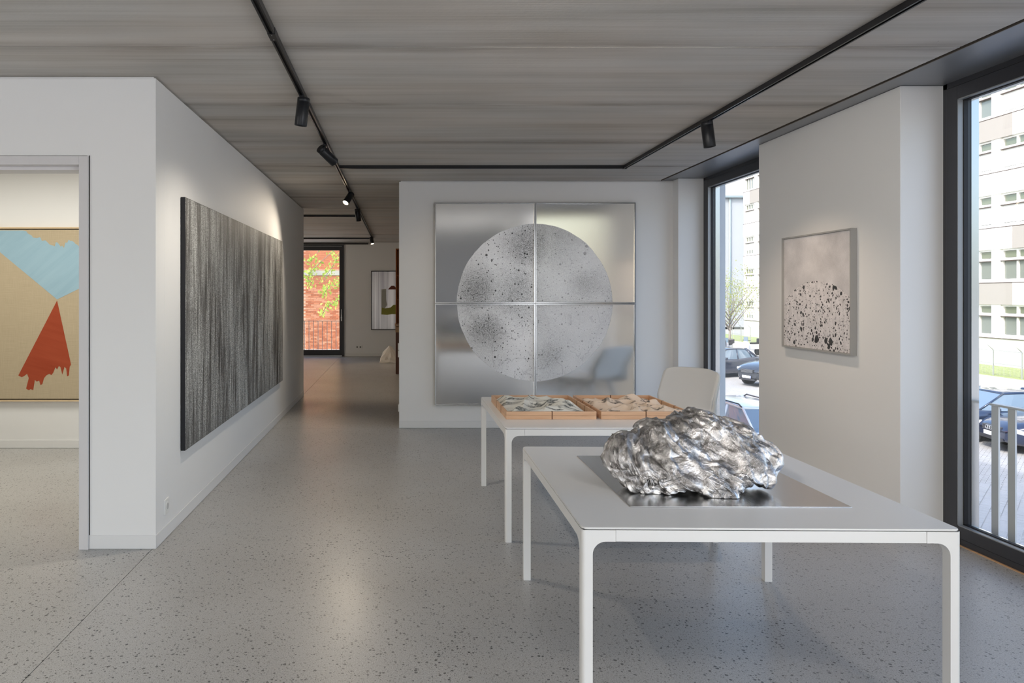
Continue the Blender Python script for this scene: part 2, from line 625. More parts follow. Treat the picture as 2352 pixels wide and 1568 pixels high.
# ---- windows
def street_window(name, y0, y1, detail=True):
    w = thing(name, None, None, kind='structure')
    x = SX
    fw = 0.035
    # outer frame
    bm = bmesh.new()
    for (a, b, c, d) in ((y0, y0 + fw, 0.03, H), (y1 - fw, y1, 0.03, H), (y0, y1, H - fw, H), (y0, y1, 0.0, 0.045)):
        bm_box(bm, x, x + 0.10, a, b, c, d)
    link('outer_frame', to_mesh(bm, 'outer_frame', False, 0.001, 1), M['frame'], w)
    # sash
    s0, s1, zb, zt = y0 + fw + 0.003, y1 - fw - 0.003, 0.048, H - fw - 0.003
    sw = 0.085
    for nm, a, b, c, d in (('sash_stile', s0, s0 + sw, zb, zt), ('sash_stile', s1 - sw, s1, zb, zt),
                           ('sash_rail', s0 + sw, s1 - sw, zt - sw, zt), ('sash_rail', s0 + sw, s1 - sw, zb, zb + 0.075)):
        box(nm, x - 0.006, x + 0.085, a, b, c, d, M['frame'], w, 0.0015)
    g0, g1, gb, gt = s0 + sw, s1 - sw, zb + 0.075, zt - sw
    # grey glazing bead and black seal
    bm = bmesh.new()
    for (a, b, c, d) in ((g0 - .001, g0 + 0.006, gb, gt), (g1 - 0.006, g1 + .001, gb, gt), (g0, g1, gt - 0.006, gt + .001), (g0, g1, gb - .001, gb + 0.006)):
        bm_box(bm, x - 0.004, x + 0.030, a, b, c, d)
    link('glazing_bead', to_mesh(bm, 'glazing_bead'), M['bead'], w)
    bm = bmesh.new()
    for (a, b, c, d) in ((g0 + 0.002, g0 + 0.012, gb, gt), (g1 - 0.012, g1 - 0.002, gb, gt), (g0, g1, gt - 0.012, gt - 0.002), (g0, g1, gb + 0.002, gb + 0.012)):
        bm_box(bm, x + 0.030, x + 0.056, a, b, c, d)
    link('rubber_seal', to_mesh(bm, 'rubber_seal'), M['seal'], w)
    box('glass_pane', x + 0.058, x + 0.064, g0 + 0.002, g1 - 0.002, gb + 0.002, gt - 0.002, M['glass'], w)
    # polished outer reveal
    bm = bmesh.new()
    for (a, b, c, d) in ((y0 + 0.09, y0 + 0.125, 0.0, H), (y1 - 0.125, y1 - 0.09, 0.0, H), (y0 + .125, y1 - .125, H - 0.12, H), (y0 + .125, y1 - .125, 0.0, 0.11)):
        bm_box(bm, x + 0.086, x + 0.135, a, b, c, d)
    link('outer_reveal', to_mesh(bm, 'outer_reveal'), M['alu'], w)
    box('floor_strip', x - 0.012, x, y0, y1, 0.0, 0.006, M['palewood'], w)
    return w


w1 = street_window('window_1', 6.457, 8.29)
w2 = street_window('window_2', 2.0, 4.63)
w3 = street_window('window_3', -4.2, 1.0)  # unseen window made up behind the camera, with the added right lamp

# far courtyard window
w4 = thing('window_4', None, None, kind='structure')
x0, x1 = -3.6, -1.49
for nm, a, b, c, d in (('sash_stile', x0, x0 + 0.12, 0, 2.93), ('sash_stile', x1 - 0.118, x1, 0, 2.93),
                       ('sash_rail', x0 + 0.12, x1 - 0.118, 2.785, 2.93), ('sash_rail', x0 + 0.12, x1 - 0.118, 0.03, 0.172)):
    box(nm, a, b, FY - 0.03, FY + 0.06, c, d, M['frame'], w4, 0.002)
box('head_strip', x0 + 0.05, x1 - 0.05, FY - 0.036, FY - 0.03, 2.885, 2.905, M['bead'], w4)
box('threshold', x0, x1 - 0.05, FY - 0.06, FY + 0.1, 0, 0.03, M['steel'], w4)
box('glass_pane', x0 + 0.1, x1 - 0.1, FY + 0.02, FY + 0.03, 0.15, 2.8, M['glass'], w4)
bm = bmesh.new()
cyl_bm(bm, (x1 - 0.06, FY - 0.03, 1.02), (x1 - 0.06, FY - 0.075, 1.02), 0.022, seg=12)
bm_box(bm, x1 - 0.075, x1 - 0.045, FY - 0.045, FY - 0.03, 0.93, 1.10)
bm_box(bm, x1 - 0.070, x1 - 0.052, FY - 0.085, FY - 0.070, 1.0, 1.24)
link('window_handle', to_mesh(bm, 'window_handle'), M['alu'], w4)

# window head box above the far window (blind box)
box('trim_2', -3.6, -0.85, FY - 0.04, FY, H - 0.05, H - 0.01, M['gap'], None, 0, 'structure')

# railings outside the windows
M['galv'] = painted('galvanised_steel', (0.80, 0.80, 0.80), 0.45, 0.15)
M['galv'].node_tree.nodes['Principled BSDF'].inputs['Metallic'].default_value = 0.1
rl = thing('balcony_railing', 'galvanised flat bar railing outside the right street window', 'railing', (3.80, 3.2, 0))
for i in range(20):
    yy = -1.032 + i * 0.121
    if 3.2 + yy > 4.50:
        break
    box('baluster', -0.006, 0.006, yy - 0.026, yy + 0.026, -0.02, 0.90, M['galv'], rl, 0.001)
box('handrail', -0.022, 0.022, -1.05, 1.29, 0.90, 0.914, M['galv'], rl, 0.002)
box('bottom_rail', -0.012, 0.012, -1.05, 1.29, -0.03, 0.0, M['galv'], rl, 0.002)
rl2 = thing('balcony_railing', 'thin grey bar railing outside the courtyard window', 'railing', (-2.55, 18.90, 0))
for i in range(17):
    xx = -1.02 + i * 0.122
    box('baluster', xx - 0.006, xx + 0.006, -0.018, 0.018, -0.1, 0.905, M['galv'], rl2)
box('handrail', -1.04, 1.04, -0.02, 0.02, 0.905, 0.918, M['galv'], rl2)

# ================================================================== LIGHT TRACKS AND SPOTS
TX1, TX2, TY = -0.67, 2.397, 7.48
tr = thing('track_rail', 'black ceiling light track running from foreground to the courtyard end', 'track', (TX1, 7.0, H))


def track_part(name, x0, x1, y0, y1, parent, ox=0, oy=0):
    # channel: two cheeks and a recessed slot
    along_y = (y1 - y0) > (x1 - x0)
    bm = bmesh.new()
    z0, z1 = H - 0.034, H
    if along_y:
        c = (x0 + x1) / 2
        bm_box(bm, x0, c - 0.008, y0, y1, z0, z1)
        bm_box(bm, c + 0.008, x1, y0, y1, z0, z1)
        bm_box(bm, c - 0.008, c + 0.008, y0, y1, z0 + 0.012, z1, 1)
    else:
        c = (y0 + y1) / 2
        bm_box(bm, x0, x1, y0, c - 0.008, z0, z1)
        bm_box(bm, x0, x1, c + 0.008, y1, z0, z1)
        bm_box(bm, x0, x1, c - 0.008, c + 0.008, z0 + 0.012, z1, 1)
    bmesh.ops.translate(bm, vec=(-ox, -oy, -H), verts=bm.verts)
    return link(name, to_mesh(bm, name), [M['track'], M['inner']], parent)


track_part('track_section', TX1 - 0.018, TX1 + 0.018, -4.5, 3.62, tr, TX1, 7.0)
track_part('track_section', TX1 - 0.018, TX1 + 0.018, 3.72, TY - 0.018, tr, TX1, 7.0)
track_part('track_section', TX1 - 0.018, TX1 + 0.018, TY - 0.018, 16.9, tr, TX1, 7.0)
bm = bmesh.new()
bm_box(bm, -0.02, 0.02, 3.62 - 7, 3.72 - 7, -0.036, 0)
link('track_connector', to_mesh(bm, 'track_connector'), M['track'], tr)
for yy in (3.64, 3.70):
    cyl('screw', (0, yy - 7, -0.036), (0, yy - 7, -0.0375), 0.003, M['steel'], tr, seg=8)
tr2 = thing('track_rail', 'black ceiling light track along the back wall turning towards the street windows', 'track', (0.86, TY, H))
track_part('track_section', TX1 + 0.018, TX2 - 0.018, TY - 0.018, TY + 0.018, tr2, 0.86, TY)
track_part('track_section', TX2 - 0.018, TX2 + 0.018, -4.5, TY + 0.018, tr2, 0.86, TY)
bm = bmesh.new()
bm_box(bm, TX2 - 0.86 - 0.02, TX2 - 0.86 + 0.02, -0.02, 0.02, -0.0365, 0)
link('corner_connector', to_mesh(bm, 'corner_connector'), M['track'], tr2)
tr3 = thing('track_rail', 'black cross track in the rear gallery, the nearer of the two', 'track', (-3.5, 12.09, H))
track_part('track_section', -6.5, TX1 - 0.018, 12.072, 12.108, tr3, -3.5, 12.09)
tr4 = thing('track_rail', 'black cross track in the rear gallery, the one right before the courtyard window', 'track', (-3.5, 16.86, H))
track_part('track_section', -6.5, TX1 - 0.018, 16.842, 16.878, tr4, -3.5, 16.86)


def spot(label, base, target_dir, lit=False, r=0.041, L=0.185, power=0.0, size=40, drop=0.07, color=(1.0, 0.80, 0.58), blend=0.8, soft=0.02):
    """base: point on the track underside; the can hangs from an adapter and a hinge, its lens looks along target_dir"""
    t = thing('track_spotlight', label, 'spotlight', (base[0], base[1], H - 0.034), 0, 'cylinder spotlights on the ceiling tracks')
    d = Vector(target_dir).normalized()
    box('track_adapter', -0.015, 0.015, -0.055, 0.055, -0.012, 0.006, M['track'], t, 0.002)
    cyl('stem', (0, 0, -0.01), (0, 0, -drop), 0.007, M['track'], t, seg=12)
    piv = Vector((0, 0, -drop))
    a = piv - d * (L * 0.36)
    b = piv + d * (L * 0.64)
    side = d.cross(Vector((0, 0, 1)))
    if side.length < 0.01:
        side = Vector((1, 0, 0))
    bm = bmesh.new()
    # open-fronted can with a recessed back edge
    q = d.to_track_quat('Z', 'Y')
    seg = 32
    prof = [(0, r * 0.0), (0, r * 0.86), (0.004, r), (L * 0.14, r), (L * 0.145, r * 0.975), (L * 0.15, r), (L - 0.002, r), (L, r * 0.97), (L - 0.003, r * 0.90), (L - 0.02, r * 0.86)]
    rings = []
    for zz, rr in prof[1:]:
        rings.append([bm.verts.new(a + d * zz + q @ Vector((math.cos(2 * PI * i / seg) * rr, math.sin(2 * PI * i / seg) * rr, 0))) for i in range(seg)])
    for A, B in zip(rings, rings[1:]):
        for i in range(seg):
            f = bm.faces.new((A[i], A[(i + 1) % seg], B[(i + 1) % seg], B[i]))
            f.smooth = True
    bm.faces.new(rings[0][::-1])
    link('lamp_can', to_mesh(bm, 'lamp_can'), M['black'], t)
    bm = bmesh.new()
    cyl_bm(bm, a + d * (L - 0.022), a + d * (L - 0.012), r * 0.86, seg=24)
    link('lens', to_mesh(bm, 'lens'), M['emit'] if lit else M['lens'], t)
    if power:
        ld = bpy.data.lights.new('spot_beam', 'SPOT')
        ld.energy = power
        ld.spot_size = math.radians(size)
        ld.spot_blend = blend
        ld.shadow_soft_size = soft
        ld.color = color
        lo = bpy.data.objects.new('spot_beam', ld)
        C.objects.link(lo)
        lo.parent = t
        lo.location = b + d * 0.006
        lo.rotation_euler = d.to_track_quat('-Z', 'Y').to_euler()
    return t


WARM = (1.0, 0.80, 0.58)
spot('black track spotlight nearest the camera, tilted down towards the dark painting', (TX1, 4.79), (-0.13, 0.08, -1.0), r=0.043, L=0.19, power=42, size=140, color=(1.0, 0.90, 0.76), blend=1.0)
spot('black track spotlight next to the track junction, tipped sideways to the right', (TX1 - 0.01, 6.32), (0.80, 0.75, -0.72), r=0.043, L=0.20, power=14, size=80, color=WARM)
spot('lit track spotlight glowing just past the track junction', (TX1, 9.15), (-0.50, -0.75, -0.95), True, r=0.043, L=0.19, power=48, size=110, color=(1.0, 0.86, 0.68))
spot('unlit black track spotlight right after the glowing one', (TX1, 10.95), (0.10, 0.35, -1.0), r=0.043, L=0.19, power=30, size=80, color=WARM)
spot('small lit track spotlight at the far end of the track', (TX1, 16.2), (0.20, -0.35, -0.95), True, r=0.043, L=0.17, power=35, size=90, color=WARM)
spot('black spotlight on the right hand track, aimed at the framed print', (TX2, 5.46), (0.13, 0.02, -0.99), r=0.045, L=0.20, power=30, size=112, color=(1.0, 0.80, 0.60), soft=0.012, blend=0.9)
# unseen spots added to the same tracks behind the camera to brighten the room
for (bx, by, dd, lb) in ((TX1, 1.2, (3.97, 4.6, -1.6), 'added black fill spotlight on the left track, level with the camera'), (TX1, -1.5, (-0.2, 0.4, -1), 'added black fill spotlight on the left track, well behind the camera'),
                         (TX2, 1.0, (-0.2, 0.35, -1), 'added black fill spotlight on the right track, level with the camera'), (TX2, -1.8, (0, 0.4, -1), 'added black fill spotlight on the right track, well behind the camera')):
    spot(lb, (bx, by), dd, r=0.043, L=0.19, power=150 if by == 1.2 else 24, size=62 if by == 1.2 else 110, color=(1.0, 0.93, 0.86) if by == 1.2 else (1.0, 0.90, 0.78), blend=1.0, soft=0.12)

# ================================================================== WALL SOCKETS
ss = thing('wall_socket', 'white round socket plate low on the long left wall', 'socket', (-1.55, 4.62, 0.215))
bm = bmesh.new()
bm_box(bm, 0, 0.010, -0.042, 0.042, -0.05, 0.05)
link('cover_plate', to_mesh(bm, 'cover_plate', False, 0.003), M['plastic'], ss)
cyl('socket_ring', (0.010, 0, 0), (0.013, 0, 0), 0.028, M['plastic'], ss)
cyl('socket_well', (0.0125, 0, 0), (0.0136, 0, 0), 0.021, mat('socket_well', (0.55, 0.55, 0.54), 0.4), ss)
sf = thing('wall_socket', 'double wall socket above the baseboard of the far wall', 'socket', (-1.10, FY, 0.245))
box('cover_plate', -0.085, 0.085, -0.010, 0, -0.042, 0.042, M['plastic'], sf, 0.002)
for dx in (-0.042, 0.042):
    cyl('socket_well', (dx, -0.0105, 0), (dx, -0.012, 0), 0.020, M['hole'], sf, seg=16)
for z, lb in ((0.975, 'upper white light switch on the passage edge of the artwork wall'), (0.885, 'lower white light switch on the passage edge of the artwork wall')):
    o = box('light_switch', -0.014, 0, -0.04, 0.04, -0.04, 0.04, M['plastic'], None, 0.003)
    o.location = (-0.018, 8.62, z)
    tag(o, lb, 'switch', 'light switches at the passage corner')
o = box('wall_socket', -0.012, 0, -0.04, 0.04, -0.042, 0.042, M['plastic'], None, 0.003)
o.location = (-0.018, 8.60, 0.225)
tag(o, 'white socket plate low on the passage edge of the artwork wall', 'socket')

# ================================================================== ARTWORKS


def mk_moon():
    m = mat('moon_print_on_metal', (0.6, 0.6, 0.6), 0.2)
    t = NT(m)
    uv = t.uv()
    s = t.sep(uv)
    du = t.math('SUBTRACT', s[0], 0.5)
    dv = t.math('SUBTRACT', s[1], 0.5064)
    r = t.math('SQRT', t.math('ADD', t.math('MULTIPLY', du, du), t.math('MULTIPLY', dv, dv)))
    r = t.math('ADD', r, t.math('MULTIPLY', t.math('SUBTRACT', t.noise(uv, 9, 3), 0.5), 0.012))
    disc = t.rng(r, 0.3875, 0.3895, 1.0, 0.0)
    # print tones; the reflection's wash on the right half is painted in fainter
    big = t.noise(t.mp(uv, loc=(3.1, 0.7, 0)), 3.6, 3, 0.55, 0.5)

    def blob(cx, cy, rad):
        a = t.math('SUBTRACT', s[0], cx)
        b = t.math('SUBTRACT', s[1], cy)
        d = t.math('SQRT', t.math('ADD', t.math('MULTIPLY', a, a), t.math('MULTIPLY', b, b)))
        return t.rng(d, 0.0, rad, 1.0, 0.0, True)
    dark = t.math('MAXIMUM', blob(0.46, 0.80, 0.19), t.math('MAXIMUM', blob(0.22, 0.57, 0.17), blob(0.27, 0.38, 0.15)))
    dark = t.math('MAXIMUM', dark, t.math('MULTIPLY', blob(0.40, 0.54, 0.24), 0.8))
    dark = t.math('MAXIMUM', dark, t.math('MULTIPLY', t.math('MAXIMUM', blob(0.57, 0.24, 0.10), blob(0.75, 0.60, 0.12)), 0.45))
    dark = t.math('MAXIMUM', dark, t.math('MULTIPLY', blob(0.60, 0.78, 0.20), 0.35))
    tone = t.math('ADD', t.math('MULTIPLY', dark, 0.62), t.math('MULTIPLY', t.rng(big, 0.35, 0.7, 0, 1), 0.22))
    grain = t.noise(uv, 210, 3, 0.75)
    fib = t.noise(t.mp(uv, (1, 1, 1), rot=(0, 0, 0.7)), 60, 3, 0.6)
    gr = t.math('ADD', t.rng(grain, 0.35, 0.62, -1, 1), t.rng(fib, 0.3, 0.7, -0.35, 0.35))
    v = t.math('SUBTRACT', 0.80, t.math('MULTIPLY', tone, 0.70))
    v = t.math('ADD', v, t.math('MULTIPLY', gr, t.math('ADD', 0.05, t.math('MULTIPLY', tone, 0.30))))
    # creases
    wv = t.n('ShaderNodeTexNoise')
    wv.inputs['Scale'].default_value = 4.0
    wv.inputs['Detail'].default_value = 5
    wv.inputs['Distortion'].default_value = 1.2
    t.l(t.mp(uv, (1.6, 0.9, 1), rot=(0, 0, 0.6)), wv.inputs['Vector'])
    cr = t.math('ABSOLUTE', t.math('SUBTRACT', wv.outputs['Fac'], 0.5))
    cr = t.rng(cr, 0.0, 0.012, 0.22, 0.0)
    low = t.rng(s[1], 0.15, 0.55, 1.0, 0.2)
    v = t.math('SUBTRACT', v, t.math('MULTIPLY', cr, low))
    # ink specks of three sizes
    for sc_, rad, share, seed in ((24, 0.20, 0.30, 1), (60, 0.30, 0.30, 5), (130, 0.36, 0.40, 9)):
        vo = t.n('ShaderNodeTexVoronoi')
        vo.inputs['Scale'].default_value = sc_
        t.l(t.mp(uv, loc=(seed, seed, 0)), vo.inputs['Vector'])
        rr = t.sep(vo.outputs['Color'])
        ins = t.math('LESS_THAN', vo.outputs['Distance'], t.math('MULTIPLY', rr[1], rad))
        pk = t.math('LESS_THAN', rr[0], share)
        left = t.rng(s[0], 0.48, 0.55, 0.85, 0.40)  # specks faded on the right half, imitating the reflection there
        sp = t.math('MULTIPLY', t.math('MULTIPLY', ins, pk), left)
        v = t.math('MULTIPLY', v, t.math('SUBTRACT', 1.0, sp))
    v = t.math('MAXIMUM', v, 0.03)
    vc = t.comb(v, v, t.math('MULTIPLY', v, 1.01))
    ground = (0.80, 0.80, 0.785)
    t.color(t.mix(disc, ground, vc))
    t.put(t.b.inputs['Metallic'], t.rng(disc, 0, 1, 0.95, 0.45))
    t.put(t.b.inputs['Roughness'], t.rng(disc, 0, 1, 0.10, 0.26))
    t.b.inputs['Coat Weight'].default_value = 0.0
    t.b.inputs['Coat Roughness'].default_value = 0.10
    wob = t.noise(t.mp(uv, (1.2, 3.5, 1)), 1.0, 0)
    t.bump(wob, 0.03, 0.03)
    return m


M['moon'] = mk_moon()
aw = thing('moon_artwork', 'large four panel metal artwork with a speckled moon disc on the back wall', 'artwork', (1.619, BY, 0.282))
AW, AH = 2.416, 2.44
FR = 0.014
sx, sz = 0.5 - 0.0, (930.5 - 696.5) / 466.0
for (u0, u1) in ((0, 0.5), (0.5, 1)):
    for (v0, v1) in ((0, sz), (sz, 1)):
        a0, a1 = -AW / 2 + u0 * AW + 0.0015, -AW / 2 + u1 * AW - 0.0015
        b0, b1 = v0 * AH + 0.0015, v1 * AH - 0.0015
        bm = bmesh.new()
        LU = bm.loops.layers.uv.new('UVMap')
        NG = 24
        gv = []
        for j in range(NG + 1):
            row = []
            for i in range(NG + 1):
                cu, cv = i / NG, j / NG
                xx = a0 + FR + (a1 - a0 - 2 * FR) * cu
                zz = b0 + FR + (b1 - b0 - 2 * FR) * cv
                dish = (0.008 if u0 == 0 else 0.024) * (2 * cu - 1) ** 2 + (0.020 * cv ** 2 if v0 > 0 else 0.008 * (2 * cv - 1) ** 2)
                row.append(bm.verts.new((xx, -0.003 - dish, zz)))
            gv.append(row)
        for j in range(NG):
            for i in range(NG):
                f_ = bm.faces.new((gv[j][i], gv[j][i + 1], gv[j + 1][i + 1], gv[j + 1][i]))
                f_.smooth = True
                for l_ in f_.loops:
                    l_[LU].uv = ((l_.vert.co.x + AW / 2) / AW, l_.vert.co.z / AH)
        me_ = bpy.data.meshes.new('metal_panel')
        bm.to_mesh(me_)
        bm.free()
        link('metal_panel', me_, M['moon'], aw)
        bm = bmesh.new()
        bm_box(bm, a0, a0 + FR, -0.049, 0, b0, b1)
        bm_box(bm, a1 - FR, a1, -0.049, 0, b0, b1)
        bm_box(bm, a0 + FR, a1 - FR, -0.049, 0, b0, b0 + FR)
        bm_box(bm, a0 + FR, a1 - FR, -0.049, 0, b1 - FR, b1)
        link('panel_frame', to_mesh(bm, 'panel_frame', False, 0.001, 1), M['alu'], aw)


def mk_streaks():
    m = mat('black_streaked_canvas', (0.05, 0.05, 0.05), 0.6)
    t = NT(m)
    p = t.obj()
    a = t.noise(t.mp(p, (1, 9, 0.8)), 1.0, 5, 0.68, 0.4)
    b = t.noise(t.mp(p, (1, 55, 2.6)), 1.0, 4, 0.7)
    g = t.noise(t.mp(p, (1, 1, 0.8)), 210, 3, 0.85)
    big = t.noise(t.mp(p, (1, 1.3, 0.7)), 1.0, 2)
    s = t.math('ADD', t.math('MULTIPLY', a, 0.45), t.math('MULTIPLY', b, 0.40))
    c2 = t.noise(t.mp(p, (1, 5, 0.55)), 1.0, 3, 0.6)
    s = t.math('ADD', s, t.math('MULTIPLY', c2, 0.28))
    s = t.math('ADD', s, t.math('MULTIPLY', big, 0.25))
    k = t.math('MULTIPLY', t.rng(s, 0.58, 0.88, 0.06, 1.15), t.rng(g, 0.42, 0.58, 0.12, 1.7))
    t.color(t.ramp(k, [(0.0, (0.016, 0.015, 0.015)), (0.25, (0.085, 0.083, 0.08)), (0.7, (0.38, 0.385, 0.38)), (1.0, (0.72, 0.74, 0.73))]))
    t.put(t.b.inputs['Roughness'], t.rng(g, 0.3, 0.7, 0.35, 0.7))
    t.bump(g, 0.5, 0.004)
    return m


pb = thing('abstract_painting', 'wide black canvas with silvery vertical streaks on the left wall', 'painting', (-1.55, 4.923 + 2.033, 0.511))
M['streak'] = mk_streaks()
box('canvas', 0.004, 0.034, -2.033, 2.033, 0.0, 1.786, mat('black_canvas_edge', (0.008, 0.008, 0.012), 0.6), pb, 0.002)
box('painted_surface', 0.0335, 0.0355, -2.028, 2.028, 0.004, 1.782, M['streak'], pb)


def mk_linen():
    m = mat('raw_linen', (0.5, 0.42, 0.28), 0.85, spec=0.15)
    t = NT(m)
    p = t.obj()
    a = t.noise(t.mp(p, (6, 1, 260)), 1.0, 3, 0.7)
    b = t.noise(t.mp(p, (260, 1, 6)), 1.0, 3, 0.7)
    s = t.math('MULTIPLY', t.math('ADD', a, b), 0.5)
    t.color(t.ramp(s, [(0.30, (0.43, 0.35, 0.235)), (0.70, (0.56, 0.47, 0.33))]))
    t.bump(s, 0.3, 0.002)
    return m


def mk_brush(name, c1, c2, rot):
    m = mat(name, c1, 0.7, spec=0.2)
    t = NT(m)
    p = t.obj()
    a = t.noise(t.mp(t.mp(p, rot=(0, rot, 0)), (1.4, 1, 16)), 1.0, 4, 0.6)
    t.color(t.ramp(a, [(0.3, c1), (0.7, c2)]))
    t.bump(t.noise(t.mp(p, (200, 1, 200)), 1.0, 2), 0.15, 0.001)
    return m


pc = thing('colour_painting', 'linen canvas with pale blue and rust red shapes seen through the doorway', 'painting', (-4.0, 7.348, 0.497))
PX0, PX1, PH = -1.45, 1.12, 1.82


def Q(px, py, Y=7.30):
    return ((px - 920) * Y / F + 4.0, 1.605 - (py - 678) * Y / F - 0.497)


M['linen'] = mk_linen()
M['oak'] = mk_wood('pale_oak', (0.62, 0.46, 0.28), (0.72, 0.56, 0.36))
fw = 0.016
for nm, b in (('frame_bar', (PX0, PX1, -0.05, -0.004, 0, fw)), ('frame_bar', (PX0, PX1, -0.05, -0.004, PH - fw, PH)),
              ('frame_bar', (PX0, PX0 + fw, -0.05, -0.004, fw, PH - fw)), ('frame_bar', (PX1 - fw, PX1, -0.05, -0.004, fw, PH - fw))):
    box(nm, *b, M['oak'], pc, 0.0008)
box('frame_backing', PX0 + fw, PX1 - fw, -0.012, -0.004, fw, PH - fw, M['gap'], pc)
box('canvas', PX0 + fw + 0.012, PX1 - fw - 0.012, -0.046, -0.012, fw + 0.012, PH - fw - 0.012, M['linen'], pc, 0.002)
blue = [Q(-60, 529), Q(52, 529)]
rnd = random.Random(3)
edge = [(60, 532), (72, 541), (80, 545), (92, 547), (104, 553), (114, 559), (122, 562), (128, 555), (135, 560), (143, 564), (150, 556), (158, 549), (165, 554), (173, 558), (182, 565), (196, 575), (215, 588), (240, 600)]
for i, (a, b) in enumerate(edge):
    blue.append(Q(a, b + rnd.uniform(-2.5, 2.5)))
    blue.append(Q(a + 4, b + rnd.uniform(1, 7)))
blue += [Q(240, 634), Q(181, 663), Q(131, 687.5), Q(0, 579), Q(-60, 529.5)]
poly('blue_shape', blue, mk_brush('pale_blue_paint', (0.30, 0.46, 0.56), (0.345, 0.51, 0.605), 0.7), pc, 'XZ', -0.0475, 0.0015)
red = [Q(131, 690), Q(163, 837)]
for a, b in ((160, 842), (158, 862), (154, 864), (152, 846), (148, 842), (143, 860), (139, 843), (135, 840), (131, 848), (127, 843), (122, 856), (118, 861), (113, 858), (106, 862), (101, 868), (97, 882), (93, 884), (90, 874), (84, 876), (80, 872), (76, 896), (70, 893), (66, 896), (60, 892), (66, 868), (62, 858), (57, 862), (50, 866), (42, 862)):
    red.append(Q(a, b))
poly('red_shape', red, mk_brush('rust_red_paint', (0.33, 0.055, 0.022), (0.39, 0.075, 0.032), -0.3), pc, 'XZ', -0.0478, 0.0015)


def mk_spatter():
    m = mat('ink_spatter_print', (0.7, 0.68, 0.68), 0.35)
    t = NT(m)
    uv = t.uv()
    s = t.sep(uv)
    du = t.math('SUBTRACT', s[0], 0.52)
    dv = t.math('ADD', s[1], 0.20)
    r = t.math('SQRT', t.math('ADD', t.math('MULTIPLY', du, du), t.math('MULTIPLY', dv, dv)))
    dome = t.rng(t.math('ADD', r, t.math('MULTIPLY', t.math('SUBTRACT', t.noise(uv, 12, 3), 0.5), 0.01)), 0.795, 0.800, 1, 0)
    wash = t.noise(uv, 3.2, 4, 0.5)
    fleck = t.noise(t.mp(uv, (60, 220, 1)), 1.0, 2, 0.7)
    sky = t.math('ADD', t.rng(wash, 0.35, 0.65, 0.60, 0.84), t.rng(fleck, 0.3, 0.7, -0.05, 0.05))
    skyc = t.comb(sky, t.math('MULTIPLY', sky, 0.965), t.math('MULTIPLY', sky, 0.975))
    v = t.rng(t.noise(t.mp(uv, (1, 0.45, 1)), 24, 3), 0.3, 0.7, 0.70, 0.90)
    wq = t.n('ShaderNodeTexNoise')
    wq.inputs['Scale'].default_value = 26
    wq.inputs['Detail'].default_value = 3
    t.l(uv, wq.inputs['Vector'])
    ws = t.n('ShaderNodeVectorMath', operation='SCALE')
    ws.inputs['Scale'].default_value = 0.035
    t.l(wq.outputs['Color'], ws.inputs[0])
    wa = t.n('ShaderNodeVectorMath', operation='ADD')
    t.l(uv, wa.inputs[0])
    t.l(ws.outputs[0], wa.inputs[1])
    w = wa.outputs[0]
    clump = t.rng(t.noise(t.mp(uv, loc=(4.2, 1.1, 0)), 4.0, 3), 0.40, 0.62, 0.12, 1.0)
    for sc_, rad, share, seed in ((10, 0.42, 0.45, 2), (21, 0.55, 0.62, 6), (46, 0.50, 0.70, 9), (95, 0.46, 0.6, 14)):
        vo = t.n('ShaderNodeTexVoronoi')
        vo.inputs['Scale'].default_value = sc_
        t.l(t.mp(w, (1, 0.85, 1), loc=(seed, seed, 0)), vo.inputs['Vector'])
        rr = t.sep(vo.outputs['Color'])
        ins = t.math('LESS_THAN', vo.outputs['Distance'], t.math('MULTIPLY', t.math('MULTIPLY', rr[1], rad), clump if sc_ < 40 else 1.0))
        pk = t.math('LESS_THAN', rr[0], share)
        v = t.math('MULTIPLY', v, t.math('SUBTRACT', 1.0, t.math('MULTIPLY', t.math('MULTIPLY', ins, pk), 0.96 if sc_ < 60 else 0.6)))
    vc = t.comb(v, t.math('MULTIPLY', v, 0.955), t.math('MULTIPLY', v, 0.965))
    t.color(t.mix(dome, skyc, vc))
    t.b.inputs['Metallic'].default_value = 0.12
    return m


M['spatter'] = mk_spatter()
M['greyframe'] = painted('grey_stained_frame', (0.42, 0.42, 0.41), 0.4, 0.15)
fp = thing('framed_print', 'square framed print of a black speckled dome on the street wall pier', 'picture', (3.307, 5.525, 1.168))
hw, fh = 0.459, 0.925
for b in ((-0.048, -0.002, -hw, hw, 0, 0.012), (-0.048, -0.002, -hw, hw, fh - 0.012, fh), (-0.048, -0.002, -hw, -hw + 0.012, 0.012, fh - 0.012), (-0.048, -0.002, hw - 0.012, hw, 0.012, fh - 0.012)):
    box('frame_bar', *b, M['greyframe'], fp, 0.001)
uv_box('print_sheet', -0.034, -0.020, -hw + 0.013, hw - 0.013, 0.013, fh - 0.013, M['spatter'], fp, (1, 0), (0, 1), 'YZ')

# small framed print on the far wall
M['printwhite'] = mat('grey_print_ground', (0.80, 0.80, 0.83), 0.25, metal=0.3)
t = NT(M['printwhite'])
t.color(t.ramp(t.noise(t.mp(t.obj(), (9, 1, 0.2)), 1.0, 3), [(0.35, (0.42, 0.41, 0.45)), (0.6, (0.85, 0.85, 0.88))]))
fq = thing('framed_print', 'dark framed collage print on the far wall beyond the passage', 'picture', (-0.40, FY, 0.70))
for b in ((-0.375, 0.375, -0.04, -0.002, 0, 0.018), (-0.375, 0.375, -0.04, -0.002, 1.527, 1.545), (-0.375, -0.357, -0.04, -0.002, 0.018, 1.527), (0.357, 0.375, -0.04, -0.002, 0.018, 1.527)):
    box('frame_bar', *b, mat('black_frame', (0.02, 0.012, 0.012), 0.4), fq)
box('print_sheet', -0.357, 0.357, -0.022, -0.012, 0.018, 1.527, M['printwhite'], fq)


